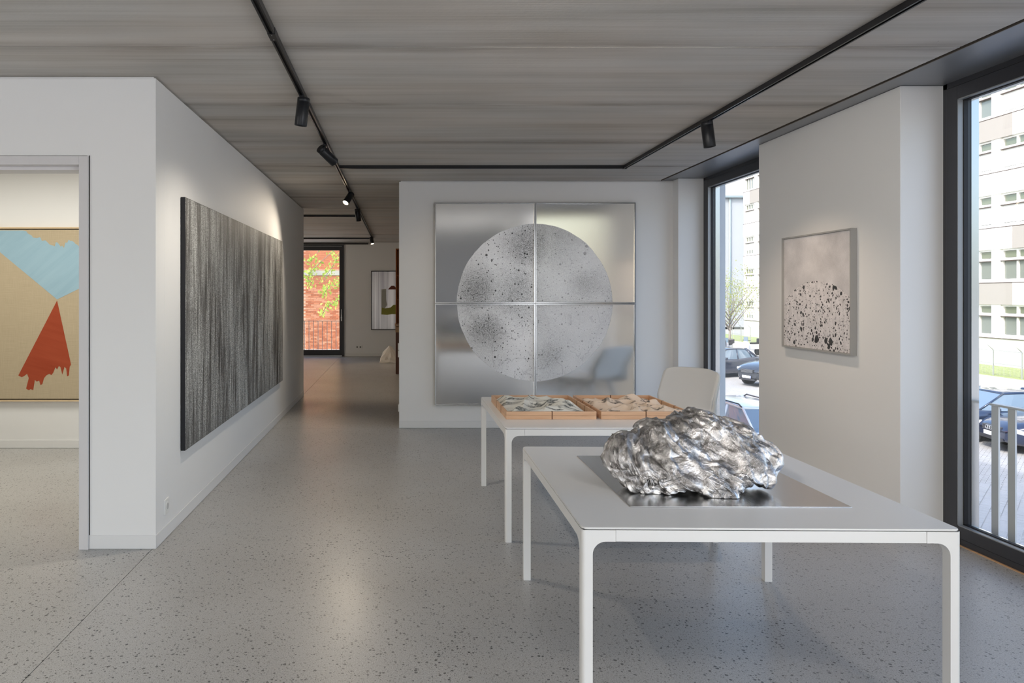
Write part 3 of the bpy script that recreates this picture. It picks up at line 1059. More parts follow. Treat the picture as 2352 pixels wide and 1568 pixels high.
def Q2(px, py, Y=18.39):
    return ((px - 920) * Y / F + 0.40, 1.605 - (py - 678) * Y / F - 0.70)


poly('olive_shape', [Q2(876, 722), Q2(877, 706), Q2(884, 708), Q2(897, 706), Q2(903, 700), Q2(916, 699), Q2(922, 722), Q2(900, 721), Q2(890, 723)], mat('olive_ink', (0.30, 0.29, 0.05), 0.6), fq, 'XZ', -0.0232, 0.001)
poly('grey_shape', [Q2(876, 722), Q2(876, 664), Q2(887, 663), Q2(887, 690), Q2(890, 699), Q2(884, 708), Q2(878, 707)], mat('grey_ink', (0.42, 0.42, 0.37), 0.6), fq, 'XZ', -0.0226, 0.0006)
poly('brown_shape', [Q2(891, 664.5), Q2(895, 660), Q2(899, 656), Q2(905, 656), Q2(909, 660), Q2(920, 664.5)], mat('brown_ink', (0.16, 0.035, 0.02), 0.6), fq, 'XZ', -0.0226, 0.0006)
box('vertical_line', -0.300, -0.292, -0.0235, -0.022, 0.02, 1.525, mat('line_ink', (0.10, 0.10, 0.12), 0.5), fq)

# ================================================================== TABLES


def make_table(label, loc, rotz, W=1.39, D=1.39):
    t = thing('white_table', label, 'table', loc, rotz, 'white display tables')
    top_z, th = 0.745, 0.007
    ap = 0.042     # apron height
    lt = 0.040     # leg thickness
    hx, hy = W / 2, D / 2
    # tabletop with rounded corners
    bm = bmesh.new()
    rr = 0.025
    pts = []
    for cx, cy, a0 in ((hx - rr, hy - rr, 0), (-hx + rr, hy - rr, 90), (-hx + rr, -hy + rr, 180), (hx - rr, -hy + rr, 270)):
        for i in range(7):
            a = math.radians(a0 + i * 15)
            pts.append((cx + rr * math.cos(a), cy + rr * math.sin(a)))
    f = bm.faces.new([bm.verts.new((x, y, top_z - th)) for x, y in pts])
    r = bmesh.ops.extrude_face_region(bm, geom=[f])
    bmesh.ops.translate(bm, vec=(0, 0, th), verts=[g for g in r['geom'] if isinstance(g, bmesh.types.BMVert)])
    bmesh.ops.bevel(bm, geom=[e for e in bm.edges if abs(e.verts[0].co.z - e.verts[1].co.z) < 1e-6], offset=0.0018, segments=2, affect='EDGES')
    link('tabletop', to_mesh(bm, 'tabletop'), M['white'], t)
    # dark shadow joint under the top
    box('shadow_joint', -hx + 0.006, hx - 0.006, -hy + 0.006, hy - 0.006, top_z - th - 0.004, top_z - th + 0.0005, M['seal'], t)
    za = top_z - th - 0.003
    cl = 0.125     # length of a corner casting
    for sx in (-1, 1):
        for sy in (-1, 1):
            bm = bmesh.new()
            R = 0.048
            # two curved webs: profile in the length direction a (from the outer corner inwards) and z
            prof = [(lt, za), (cl, za), (cl, za - ap)]
            for i in range(9):
                a = PI / 2 + (PI / 2) * i / 8
                prof.append((lt + R + R * math.cos(a), za - ap - R + R * math.sin(a)))
            for ax in (0, 1):
                vf, vb = [], []
                for a, z in prof:
                    for lst, dd in ((vf, 0.0), (vb, lt)):
                        xx, yy = (a, dd) if ax == 0 else (dd, a)
                        lst.append(bm.verts.new((sx * (hx - xx), sy * (hy - yy), z)))
                bm.faces.new(vf)
                bm.faces.new(vb[::-1])
                n = len(prof)
                for i in range(n):
                    bm.faces.new((vf[i], vb[i], vb[(i + 1) % n], vf[(i + 1) % n]))
            x0_, x1_ = sorted((sx * hx, sx * (hx - lt)))
            y0_, y1_ = sorted((sy * hy, sy * (hy - lt)))
            bm_box(bm, x0_, x1_, y0_, y1_, 0, za)
            bmesh.ops.recalc_face_normals(bm, faces=bm.faces)
            # soften the outer vertical edge
            ed = [e for e in bm.edges if abs(abs(e.verts[0].co.x) - hx) < 1e-5 and abs(abs(e.verts[1].co.x) - hx) < 1e-5 and abs(abs(e.verts[0].co.y) - hy) < 1e-5 and abs(abs(e.verts[1].co.y) - hy) < 1e-5]
            bmesh.ops.bevel(bm, geom=ed, offset=0.014, segments=5, affect='EDGES', profile=0.5)
            link('leg', to_mesh(bm, 'leg'), M['white'], t)
    g = 0.0012
    for sy in (-1, 1):
        a, b = (hy - 0.022, hy - 0.001) if sy > 0 else (-hy + 0.001, -hy + 0.022)
        box('apron', -hx + cl + g, hx - cl - g, a, b, za - ap, za, M['white'], t, 0.0008)
    for sx in (-1, 1):
        a, b = (hx - 0.022, hx - 0.001) if sx > 0 else (-hx + 0.001, -hx + 0.022)
        box('apron', a, b, -hy + cl + g, hy - cl - g, za - ap, za, M['white'], t, 0.0008)
    return t


make_table('front white square table carrying the silver foil rock', (1.378, 3.277, 0), math.radians(-0.9))
make_table('rear white square table carrying the two wooden trays', (1.376, 5.235, 0), 0.0, 1.39, 1.385)

M['plate'] = mat('brushed_plate', (0.66, 0.67, 0.68), 0.16, metal=1.0)
t = NT(M['plate'])
st = t.noise(t.mp(t.obj(), (160, 1.5, 1)), 1.0, 3, 0.6)
t.put(t.b.inputs['Roughness'], t.rng(st, 0.3, 0.7, 0.20, 0.27))
t.bump(st, 0.04, 0.001)
ap = box('metal_plate', -0.448, 0.448, -0.45, 0.45, 0, 0.003, M['plate'], None, 0.0008)
ap.location = (1.386, 3.287, 0.7452)
ap.rotation_euler = (0, 0, math.radians(-0.6))
tag(ap, 'square brushed metal plate under the silver foil rock', 'plate')


# ================================================================== FOIL ROCK
def vnoise(P, scale, seed):
    rs = np.random.RandomState(seed)
    perm = rs.rand(64, 64, 64)
    Qp = P * scale
    i = np.floor(Qp).astype(int)
    f = Qp - i
    f = f * f * (3 - 2 * f)
    out = np.zeros(len(P))
    for dx in (0, 1):
        for dy in (0, 1):
            for dz in (0, 1):
                w = (f[:, 0] if dx else 1 - f[:, 0]) * (f[:, 1] if dy else 1 - f[:, 1]) * (f[:, 2] if dz else 1 - f[:, 2])
                out += w * perm[(i[:, 0] + dx) % 64, (i[:, 1] + dy) % 64, (i[:, 2] + dz) % 64]
    return out


def foil_rock():
    out = [(110, 650), (150, 530), (240, 420), (350, 355), (450, 340), (520, 290), (620, 240), (780, 215), (870, 205), (960, 165), (1080, 140), (1200, 118), (1330, 118), (1450, 150), (1560, 215), (1680, 245), (1760, 300), (1800, 370), (1880, 395), (1990, 450), (2070, 530), (2160, 610), (2165, 690), (2120, 770), (2090, 830), (2030, 910), (1970, 985), (1920, 960), (1820, 915), (1730, 935), (1650, 1040), (1540, 1075), (1400, 1085), (1270, 1050), (1130, 990), (1080, 955), (1020, 1000), (900, 1050), (720, 1075), (640, 1030), (560, 1030), (490, 965), (430, 995), (370, 950), (340, 880), (260, 840), (200, 775), (150, 750)]
    P = []
    for cx, cy in out:
        px, py = 1360 + cx / 4.9, 920 + cy / 4.9
        Y = 3.02 + (1141 - py) / 196 * 0.30
        P.append(((px - 920) * Y / F, 1.605 - (py - 678) * Y / F))
    P = np.array(P)
    ctr = np.array([1.36, 0.885])
    rel = P - ctr
    ang = np.unwrap(np.arctan2(rel[:, 1], rel[:, 0]))
    rad = np.hypot(rel[:, 0], rel[:, 1]) * 0.985
    order = np.argsort(np.mod(ang, 2 * PI))
    A = np.mod(ang, 2 * PI)[order]
    Rr = rad[order]
    NU, NV = 620, 290
    th = np.linspace(0, 2 * PI, NU, endpoint=False)
    ph = np.linspace(0.004, PI - 0.004, NV)
    Rth = np.interp(th, np.concatenate([A - 2 * PI, A, A + 2 * PI]), np.tile(Rr, 3))
    TH, PHI = np.meshgrid(th, ph)
    RT = np.tile(Rth, (NV, 1))
    sph = np.sin(PHI) ** 0.72
    # silhouette detail fades towards the poles
    mean = 1 / np.sqrt((np.cos(TH) / 0.41) ** 2 + (np.sin(TH) / 0.155) ** 2)
    blend = np.clip((sph - 0.15) / 0.55, 0, 1)
    blend = blend * blend * (3 - 2 * blend)
    RR = (RT * blend + mean * (1 - blend)) * sph
    X = ctr[0] + RR * np.cos(TH)
    Z = ctr[1] + RR * np.sin(TH)
    dep = np.where(np.cos(PHI) > 0, 0.135, 0.20)
    thin = 1 - 0.35 * np.clip((X - 1.5) / 0.28, 0, 1)
    bulge = 0.85 + 0.3 * vnoise(np.stack([X.ravel(), Z.ravel(), X.ravel() * 0 + 1], 1), 7.0, 4).reshape(X.shape)
    Yc = 3.045 + (Z - 0.745) / 0.31 * 0.26
    Y = Yc - dep * np.cos(PHI) * thin * bulge
    V = np.stack([X.ravel(), Y.ravel(), Z.ravel()], 1)
    # crumpled facets: random heights joined by flat triangles, long folds running down to the right
    from mathutils.geometry import delaunay_2d_cdt
    a = math.radians(-50)
    ca, sa = math.cos(a), math.sin(a)
    gx0, gz0, gs = 0.86, 0.70, 0.0011
    gw, gh_ = 860, 380

    def facets(n, stretch, amp, seed):
        rs_ = np.random.RandomState(seed)
        px_ = rs_.uniform(gx0 - .1, gx0 + gw * gs + .1, n)
        pz_ = rs_.uniform(gz0 - .1, gz0 + gh_ * gs + .1, n)
        # anisotropy: triangulate in a space squeezed along the fold direction
        u_ = (px_ * ca + pz_ * sa) * stretch
        w_ = -px_ * sa + pz_ * ca
        vs_, _, fs_, _, _, _ = delaunay_2d_cdt([Vector((p_, q_)) for p_, q_ in zip(u_, w_)], [], [], 0, 1e-7)
        hts = rs_.uniform(-1, 1, n) * amp
        img = np.zeros((gh_, gw))
        ix = (px_ - gx0) / gs
        iz = (pz_ - gz0) / gs
        for f_ in fs_:
            if len(f_) != 3 or max(f_) >= n:
                continue
            A_, B_, C_ = f_
            x_a, x_b, x_c = ix[A_], ix[B_], ix[C_]
            z_a, z_b, z_c = iz[A_], iz[B_], iz[C_]
            lo_x, hi_x = max(0, int(min(x_a, x_b, x_c))), min(gw - 1, int(max(x_a, x_b, x_c)) + 1)
            lo_z, hi_z = max(0, int(min(z_a, z_b, z_c))), min(gh_ - 1, int(max(z_a, z_b, z_c)) + 1)
            if hi_x < lo_x or hi_z < lo_z:
                continue
            GX, GZ_ = np.meshgrid(np.arange(lo_x, hi_x + 1), np.arange(lo_z, hi_z + 1))
            dn = (z_b - z_c) * (x_a - x_c) + (x_c - x_b) * (z_a - z_c)
            if abs(dn) < 1e-9:
                continue
            l1 = ((z_b - z_c) * (GX - x_c) + (x_c - x_b) * (GZ_ - z_c)) / dn
            l2 = ((z_c - z_a) * (GX - x_c) + (x_a - x_c) * (GZ_ - z_c)) / dn
            l3 = 1 - l1 - l2
            ins = (l1 >= -1e-6) & (l2 >= -1e-6) & (l3 >= -1e-6)
            sub = img[lo_z:hi_z + 1, lo_x:hi_x + 1]
            sub[ins] = (l1 * hts[A_] + l2 * hts[B_] + l3 * hts[C_])[ins]
        return img
    arc = np.minimum(PHI, PI - PHI) / (PI / 2)
    side = np.where(PHI > PI / 2, 1.0, 0.0) * (1 - arc) * 0.25      # the far side differs from the near side
    RC = RT * blend + mean * (1 - blend)
    wx = (ctr[0] + RC * arc * np.cos(TH) + side * 0.3).ravel() + 0.010 * (vnoise(V, 24, 31) - .5)
    wz = (ctr[1] + RC * arc * np.sin(TH) + side * 0.1).ravel() + 0.010 * (vnoise(V, 24, 33) - .5)
    disp = np.zeros(len(V))
    for n_, st_r, amp_, sd in ((240, 0.42, 0.030, 1), (1100, 0.42, 0.0230, 2), (5000, 0.55, 0.0095, 3)):
        img = facets(n_, st_r, amp_, sd)
        fx = np.clip((wx - gx0) / gs, 0, gw - 2)
        fz = np.clip((wz - gz0) / gs, 0, gh_ - 2)
        i_, j_ = fx.astype(int), fz.astype(int)
        tx_, tz_ = fx - i_, fz - j_
        disp += (img[j_, i_] * (1 - tx_) * (1 - tz_) + img[j_, i_ + 1] * tx_ * (1 - tz_) + img[j_ + 1, i_] * (1 - tx_) * tz_ + img[j_ + 1, i_ + 1] * tx_ * tz_)
    disp += 0.0028 * (vnoise(V, 220, 42) - 0.5)
    # normals of the base surface
    Vg = V.reshape(NV, NU, 3)
    du = np.roll(Vg, -1, 1) - np.roll(Vg, 1, 1)
    dv = np.empty_like(Vg)
    dv[1:-1] = Vg[2:] - Vg[:-2]
    dv[0] = Vg[1] - Vg[0]
    dv[-1] = Vg[-1] - Vg[-2]
    N = np.cross(du, dv).reshape(-1, 3)
    N /= np.linalg.norm(N, axis=1, keepdims=True) + 1e-9
    cen = V.mean(0)
    sgn = np.sign(((V - cen) * N).sum(1))
    N *= sgn[:, None]
    amp = 1.0 - 0.55 * (np.sin(PHI).ravel() ** 8)
    fade = np.clip(np.minimum(PHI, PI - PHI).ravel() / 0.02, 0.3, 1)
    V2 = V + N * (disp * amp * fade)[:, None]
    V2[:, 2] = np.maximum(V2[:, 2], 0.7492)
    bulgeo = V2 - np.array([1.36, 3.15, 0.7484])
    verts = list(map(tuple, bulgeo))
    faces = []
    for j in range(NV - 1):
        r0, r1 = j * NU, (j + 1) * NU
        for i in range(NU):
            k = (i + 1) % NU
            faces.append((r0 + i, r1 + i, r1 + k, r0 + k))
    verts.append(tuple(bulgeo[:NU].mean(0)))
    verts.append(tuple(bulgeo[-NU:].mean(0)))
    c0, c1 = len(verts) - 2, len(verts) - 1
    for i in range(NU):
        k = (i + 1) % NU
        faces.append((c0, i, k))
        faces.append((c1, (NV - 1) * NU + k, (NV - 1) * NU + i))
    me = bpy.data.meshes.new('foil_rock')
    me.from_pydata(verts, [], faces)
    me.update()
    for p in me.polygons:
        p.use_smooth = True
    return me


M['foil'] = mat('crumpled_foil', (0.86, 0.86, 0.87), 0.24, metal=1.0)
t = NT(M['foil'])
p = t.obj()
gr = t.noise(p, 520, 2, 0.8)
area_ = t.rng(t.noise(p, 18, 3), 0.40, 0.60, 0.62, 1.0)
hh = t.math('MULTIPLY', gr, area_)
t.color(t.ramp(hh, [(0.15, (0.94, 0.935, 0.94)), (0.36, (0.80, 0.79, 0.79)), (0.50, (0.26, 0.25, 0.245))]))
t.put(t.b.inputs['Roughness'], t.rng(area_, 0, 1, 0.10, 0.22))
t.bump(hh, 0.6, 0.003)
rk = link('foil_rock', foil_rock(), M['foil'], None, (1.36, 3.15, 0.7484))
tag(rk, 'crumpled silver foil rock sculpture on the front table', 'sculpture')

# ================================================================== WOODEN TRAYS WITH RELIEFS


def mk_relief(name, base, base2, ink, thr, sx):
    m = mat(name, base, 0.8, spec=0.15)
    t = NT(m)
    p = t.obj()
    n = t.noise(p, 7, 3)
    col = t.mix(n, base, base2)
    w = t.noise(t.mp(p, (2.2 * sx, 5.5, 3), rot=(0, 0, 0.5)), 3.0, 4, 0.55, 0.9)
    k = t.rng(w, thr, thr + 0.07, 0, 1)
    g = t.noise(p, 70, 3, 0.7)
    k = t.math('MULTIPLY', k, t.rng(g, 0.35, 0.62, 0.35, 1.0))
    t.color(t.mix(k, col, ink))
    t.bump(t.noise(p, 60, 3), 0.15, 0.003)
    return m


def make_tray(label, loc, W, D, ink_mat, seed, hmax, front_str, back_str, side_str):
    t = thing('wooden_tray', label, 'tray', loc, 0, 'wooden relief trays on the rear table')
    b = 0.012
    for z0, z1 in ((0.0, 0.0265), (0.0275, 0.054)):
        for bb in ((0, W, 0, b), (0, W, D - b, D), (0, b, b, D - b), (W - b, W, b, D - b)):
            box('tray_side', bb[0], bb[1], bb[2], bb[3], z0, z1, M['beech'], t, 0.0007)
    box('tray_base', b, W - b, b, D - b, 0.0, 0.006, M['palewood'], t)
    # cord bindings over the rims
    pos = [('y', front_str, 0)] + [('y', back_str, D)] + [('x', s, 0) for s in side_str] + [('x', s, W) for s in side_str]
    for ax, s, e in pos:
        bm = bmesh.new()
        if e == 0:
            a0, a1 = -0.0012, b + 0.0012
        else:
            a0, a1 = e - b - 0.0012, e + 0.0012
        if ax == 'y':
            bm_box(bm, s - 0.004, s + 0.004, a0, a1, 0.0, 0.0555)
        else:
            bm_box(bm, a0, a1, s - 0.004, s + 0.004, 0.0, 0.0555)
        link('cord_binding', to_mesh(bm, 'cord_binding'), M['cord'], t)
    # crumpled relief sheet
    nx, ny = 120, 130
    xs = np.linspace(b + 0.006, W - b - 0.006, nx)
    ys = np.linspace(b + 0.006, D - b - 0.006, ny)
    XX, YY = np.meshgrid(xs, ys)
    P = np.stack([XX.ravel(), YY.ravel(), np.zeros(XX.size) + 0.3], 1)
    n1 = vnoise(P + 11 * seed, 4.6, seed)
    n2 = vnoise(P + 5 * seed, 9.5, seed + 1)
    n3 = vnoise(P, 19, seed + 2)
    rid = 1 - np.abs(2 * n2 - 1)
    fold = 1 - np.abs(2 * vnoise(P @ np.array([[1, .4, 0], [-.3, 1, 0], [0, 0, 1]]), 6.0, seed + 5) - 1)
    h = 0.50 * n1 + 0.20 * rid + 0.22 * fold ** 2 + 0.08 * n3
    h = (h - h.min()) / (h.max() - h.min())
    ex = np.minimum(XX - xs[0], xs[-1] - XX).ravel()
    ey = np.minimum(YY - ys[0], ys[-1] - YY).ravel()
    e = np.clip(np.minimum(ex, ey) / 0.12, 0, 1) ** 0.7
    e = np.where(ey < ex, np.clip(e + 0.25 * (YY.ravel() < D / 2), 0, 1), e)
    Zz = 0.010 + hmax * (h ** 1.3) * e + 0.012 * n2 * e
    verts = list(zip(XX.ravel(), YY.ravel(), Zz))
    faces = []
    for j in range(ny - 1):
        for i in range(nx - 1):
            q = j * nx + i
            faces.append((q, q + 1, q + nx + 1, q + nx))
    me = bpy.data.meshes.new('relief_sheet')
    me.from_pydata(verts, [], faces)
    for p_ in me.polygons:
        p_.use_smooth = True
    link('relief_sheet', me, ink_mat, t)
    return t


make_tray('left wooden tray holding a grey white ink stained relief', (0.733, 4.849, 0.7455), 0.625, 0.80,
          mk_relief('grey_relief', (0.62, 0.61, 0.54), (0.74, 0.74, 0.70), (0.045, 0.055, 0.06), 0.52, 1.0), 3, 0.088, 0.318, 0.30, (0.26, 0.50))
make_tray('right wooden tray holding a beige ink stained relief', (1.391, 4.849, 0.7455), 0.618, 0.80,
          mk_relief('beige_relief', (0.66, 0.51, 0.39), (0.70, 0.62, 0.53), (0.05, 0.045, 0.045), 0.54, 1.2), 12, 0.108, 0.311, 0.30, (0.26, 0.50))

# ================================================================== CHAIR
ch = thing('shell_chair', 'pale grey moulded shell chair behind the rear table', 'chair', (2.665, 6.80, 0), math.radians(-51))
M['chair'] = mat('pale_grey_plastic', (0.68, 0.70, 0.715), 0.38)


def chair_shell():
    # side profile (y: negative = front, z); the chair faces -Y
    prof = [(-0.245, 0.440), (-0.225, 0.462), (-0.17, 0.468), (-0.10, 0.455), (0.0, 0.440), (0.08, 0.436), (0.135, 0.445), (0.175, 0.475), (0.198, 0.53), (0.228, 0.60), (0.268, 0.68), (0.310, 0.76), (0.348, 0.84), (0.364, 0.880)]
    n = len(prof)
    NT_, NS = 25, 60
    pr = np.array(prof)
    d = np.concatenate([[0], np.cumsum(np.hypot(*np.diff(pr, axis=0).T))])
    s = np.linspace(0, d[-1], NS)
    py_, pz_ = np.interp(s, d, pr[:, 0]), np.interp(s, d, pr[:, 1])
    for _ in range(2):
        py_[1:-1] = (py_[:-2] + 2 * py_[1:-1] + py_[2:]) / 4
        pz_[1:-1] = (pz_[:-2] + 2 * pz_[1:-1] + pz_[2:]) / 4
    verts, faces = [], []
    for i in range(NS):
        f = s[i] / d[-1]
        back = max(0.0, min(1.0, (f - 0.50) / 0.15))
        hw_ = 0.262 - 0.02 * back + 0.018 * math.sin(PI * f) + 0.012 * back + 0.03 * back * f
        if f > 0.93:
            hw_ -= 0.03 * ((f - 0.93) / 0.07) ** 2
        for j in range(NT_):
            t_ = -1 + 2 * j / (NT_ - 1)
            x = t_ * hw_
            curl = abs(t_) ** 2.6
            y_ = py_[i] - back * 0.055 * curl
            z_ = pz_[i] + (1 - back) * 0.030 * curl * (1 if f > 0.08 else f / 0.08)
            if f > 0.9:
                z_ -= 0.022 * abs(t_) ** 4 * (f - 0.9) / 0.1
            verts.append((x, y_, z_))
    for i in range(NS - 1):
        for j in range(NT_ - 1):
            q = i * NT_ + j
            faces.append((q, q + 1, q + NT_ + 1, q + NT_))
    me = bpy.data.meshes.new('seat_shell')
    me.from_pydata(verts, [], faces)
    for p_ in me.polygons:
        p_.use_smooth = True
    return me, NS, NT_, verts


me, NS, NT_, vv = chair_shell()
o = link('seat_shell', me, M['chair'], ch)
md = o.modifiers.new('thick', 'SOLIDIFY')
md.thickness = 0.012
md.offset = 0
# raised side flanges
for side in (0, NT_ - 1):
    bm = bmesh.new()
    sgn = -1 if side == 0 else 1
    prev = None
    for i in range(NS):
        c = Vector(vv[i * NT_ + side])
        f = i / (NS - 1)
        wdt = 0.014 + 0.050 * math.sin(PI * min(1, max(0, f))) ** 0.8
        # flange turns outwards and to the rear
        a = c + Vector((0, 0, 0.003))
        b_ = c + Vector((sgn * 0.012, wdt if f > 0.5 else wdt * max(0, (f - 0.3) / 0.2), -wdt * (1 if f < 0.5 else max(0, 1 - (f - 0.5) / 0.12))))
        th_ = Vector((-sgn * 0.005, 0.003, 0))
        ring = [bm.verts.new(q) for q in (a, b_, b_ + th_, a + th_)]
        if prev:
            for q in range(4):
                bm.faces.new((prev[q], prev[(q + 1) % 4], ring[(q + 1) % 4], ring[q])).smooth = True
        else:
            bm.faces.new(ring)
        prev = ring
    bm.faces.new(prev[::-1])
    link('side_rim', to_mesh(bm, 'side_rim'), mat('rim_plastic', (0.70, 0.72, 0.71), 0.3), ch)
for sx_, sy_ in ((-1, -1), (1, -1), (-1, 1), (1, 1)):
    cyl('leg', (sx_ * 0.17, sy_ * 0.13, 0.43), (sx_ * 0.225, sy_ * 0.21 + 0.01, 0.0), 0.018, M['chair'], ch, 0.012, 16)

# ================================================================== FAR ROOM THINGS
bc = thing('wooden_cabinet', 'tall orange and dark brown wooden cabinet at the passage end', 'cabinet', (0.45, 14.5, 0))
for nm, b, m_ in (('upper_side', (-0.55, -0.53, -0.2, 0.2, 1.02, 2.56), 'orangewood'), ('upper_side', (0.53, 0.55, -0.2, 0.2, 1.02, 2.56), 'orangewood'),
                  ('upper_back', (-0.53, 0.53, 0.18, 0.2, 1.02, 2.56), 'orangewood'), ('upper_top', (-0.53, 0.53, -0.2, 0.18, 2.54, 2.56), 'orangewood'),
                  ('shelf_board', (-0.53, 0.53, -0.19, 0.18, 1.50, 1.52), 'orangewood'), ('shelf_board', (-0.53, 0.53, -0.19, 0.18, 2.0, 2.02), 'orangewood'),
                  ('worktop', (-0.565, 0.565, -0.24, 0.2, 0.975, 1.02), 'palewood'), ('drawer_front', (-0.555, 0.555, -0.22, 0.2, 0.85, 0.96), 'palewood'),
                  ('lower_body', (-0.55, 0.55, -0.2, 0.2, 0.0, 0.85), 'darkwood')):
    box(nm, *b, M[m_], bc, 0.002)
# white plaster rock on the floor of the rear gallery
M['plaster'] = mat('white_plaster', (0.80, 0.76, 0.70), 0.75)
bm = bmesh.new()
pts = [(-0.21, -0.12, 0), (0.22, -0.14, 0), (0.26, 0.12, 0), (-0.20, 0.15, 0), (-0.19, -0.08, 0.10), (-0.13, -0.02, 0.25), (-0.10, -0.10, 0.20), (0.0, 0.02, 0.38), (0.03, -0.04, 0.41), (0.10, 0.05, 0.36),
       (0.16, -0.03, 0.28), (0.20, 0.06, 0.22), (0.02, -0.15, 0.02), (0.24, -0.08, 0.10), (0.06, -0.13, 0.16), (-0.02, 0.14, 0.2)]
vs = [bm.verts.new(p_) for p_ in pts]
r = bmesh.ops.convex_hull(bm, input=vs)
bmesh.ops.subdivide_edges(bm, edges=bm.edges[:], cuts=2, use_grid_fill=True)
for v in bm.verts:
    if v.co.z > 0.02:
        v.co += Vector((random.uniform(-1, 1), random.uniform(-1, 1), random.uniform(-1, 1))) * 0.008
wr_ = link('plaster_rock', to_mesh(bm, 'plaster_rock'), M['plaster'], None, (-0.29, 16.7, 0))
tag(wr_, 'white faceted plaster rock on the floor before the far wall', 'sculpture')

# ================================================================== BUILDING SHELL (upper storeys, roof, facade)
M['render'] = painted('outer_render', (0.60, 0.61, 0.62), 0.8)
sh = thing('wall_outer_building', None, None, kind='structure')
box('upper_storeys', -9.0, 3.9, -8.0, 13.0, H + 0.22, 10.2, M['render'], sh)
box('roof_slab', -9.0, 3.9, 13.0, 18.9, H + 0.22, H + 0.6, M['render'], sh)
box('plinth', -9.0, 3.74, -8.0, 18.8, -2.55, -0.30, M['render'], sh)
box('window_ledge', 3.60, 3.95, -8.0, 8.9, -0.20, -0.06, M['render'], sh)
box('facade_strip', 3.75, 3.9, 4.72, 6.36, -0.3, H + 0.22, M['render'], sh)
box('facade_strip', 3.75, 3.9, 8.40, 18.8, -0.3, H + 0.22, M['render'], sh)

# ================================================================== STREET
GZ = -2.55


def mk_paving():
    m = mat('street_paving', (0.4, 0.39, 0.38), 0.8, spec=0.2)
    t = NT(m)
    p = t.mp(t.pos(), rot=(0, 0, -PI / 4))
    br = t.n('ShaderNodeTexBrick')
    br.offset = 0.5
    br.inputs['Scale'].default_value = 1.0
    br.inputs['Mortar Size'].default_value = 0.006
    br.inputs['Brick Width'].default_value = 0.18
    br.inputs['Row Height'].default_value = 0.10
    br.inputs['Color1'].default_value = (0.44, 0.43, 0.42, 1)
    br.inputs['Color2'].default_value = (0.52, 0.51, 0.50, 1)
    br.inputs['Mortar'].default_value = (0.16, 0.15, 0.14, 1)
    t.l(t.mp(p, rot=(0, 0, PI / 2)), br.inputs['Vector'])
    n = t.noise(t.pos(), 0.6, 4)
    t.color(t.mix(t.rng(n, 0.35, 0.7, 0, 0.35), br.outputs['Color'], (0.36, 0.35, 0.32)))
    return m


M['paving'] = mk_paving()
stt = box('ground_street', 3.0, 29.3, -90, 90, GZ - 0.3, GZ, M['paving'], None, 0, 'structure')
M['sett'] = painted('granite_sett', (0.50, 0.49, 0.48), 0.75, 0.2)
# individually laid setts where they are large enough to see, diagonal bond
bm = bmesh.new()
bm_box(bm, -0.088, 0.088, -0.046, 0.046, -0.05, 0.012)
sett_me = to_mesh(bm, 'sett', False, 0.005, 1)
sett_me.materials.append(M['sett'])
cnt = 0
cand = []
for i in range(-20, 200):
    for j in range(-200, 260):
        # long joints run along (1,1)
        u = i * 0.186
        v = j * 0.100 + (0.05 if i % 2 else 0)
        x = 9.0 + (u * 0.7071 + v * 0.7071)
        yv = 11.0 + (-u * 0.7071 + v * 0.7071)
        if not (10.6 < yv < 15.4):
            continue
        ppx = 920 + x * F / yv
        if 2236 < ppx < 2360:
            cand.append((yv, x))
cand.sort()
for yv, x in cand[:300]:
    s_ = bpy.data.objects.new('paving_stone', sett_me)
    C.objects.link(s_)
    s_.parent = stt
    s_.location = (x, yv, GZ + random.uniform(-0.003, 0.003))
    s_.rotation_euler = (random.uniform(-.01, .01), random.uniform(-.01, .01), -PI / 4 + random.uniform(-.02, .02))
# kerb and lawn on the other side
kb = thing('kerb', 'pale stone kerb along the far side of the street', 'kerb', (29.5, 20, GZ))
M['kerb'] = painted('kerb_stone', (0.60, 0.58, 0.55), 0.8, 0.15)
for i in range(75):
    y0 = -5 + i * 1.0
    box('kerb_stone', -0.2, 0.05, y0 + 0.01, y0 + 0.99, -0.1, 0.13, M['kerb'], kb, 0.01)
M['grass'] = mat('lawn', (0.24, 0.32, 0.10), 0.9)
t = NT(M['grass'])
t.color(t.ramp(t.noise(t.pos(), 6, 5, 0.7), [(0.35, (0.18, 0.22, 0.09)), (0.6, (0.34, 0.40, 0.15)), (0.75, (0.48, 0.47, 0.36))]))
gr_ = box('lawn', 29.55, 34.5, -5, 90, GZ - 0.2, GZ + 0.08, M['grass'], None)
tag(gr_, 'strip of mown grass between kerb and apartment block', 'grass', kind='stuff')
# fence
fc = thing('metal_fence', 'grey metal mesh fence with slanted post tops along the lawn', 'fence', (30.2, 34.0, GZ + 0.08))
M['fence'] = mat('fence_steel', (0.42, 0.44, 0.43), 0.5, metal=0.5)
for i in range(-8, 20):
    yy = i * 1.65
    bm = bmesh.new()
    bm_box(bm, -0.025, 0.025, yy - 0.025, yy + 0.025, 0, 1.32)
    cyl_bm(bm, (0, yy, 1.30), (-0.42, yy - 0.02, 1.66), 0.018, seg=6)
    link('fence_post', to_mesh(bm, 'fence_post'), M['fence'], fc)
for z in (0.62, 1.28):
    box('fence_rail', -0.015, 0.015, -8 * 1.65, 19 * 1.65, z - 0.018, z + 0.018, M['fence'], fc)
bm = bmesh.new()
for i in range(-20, 420):
    yy = i * 0.07
    bm_box(bm, -0.003, 0.003, yy - 0.003, yy + 0.003, 0.05, 1.28)
link('fence_mesh', to_mesh(bm, 'fence_mesh'), M['fence'], fc)['kind'] = 'stuff'

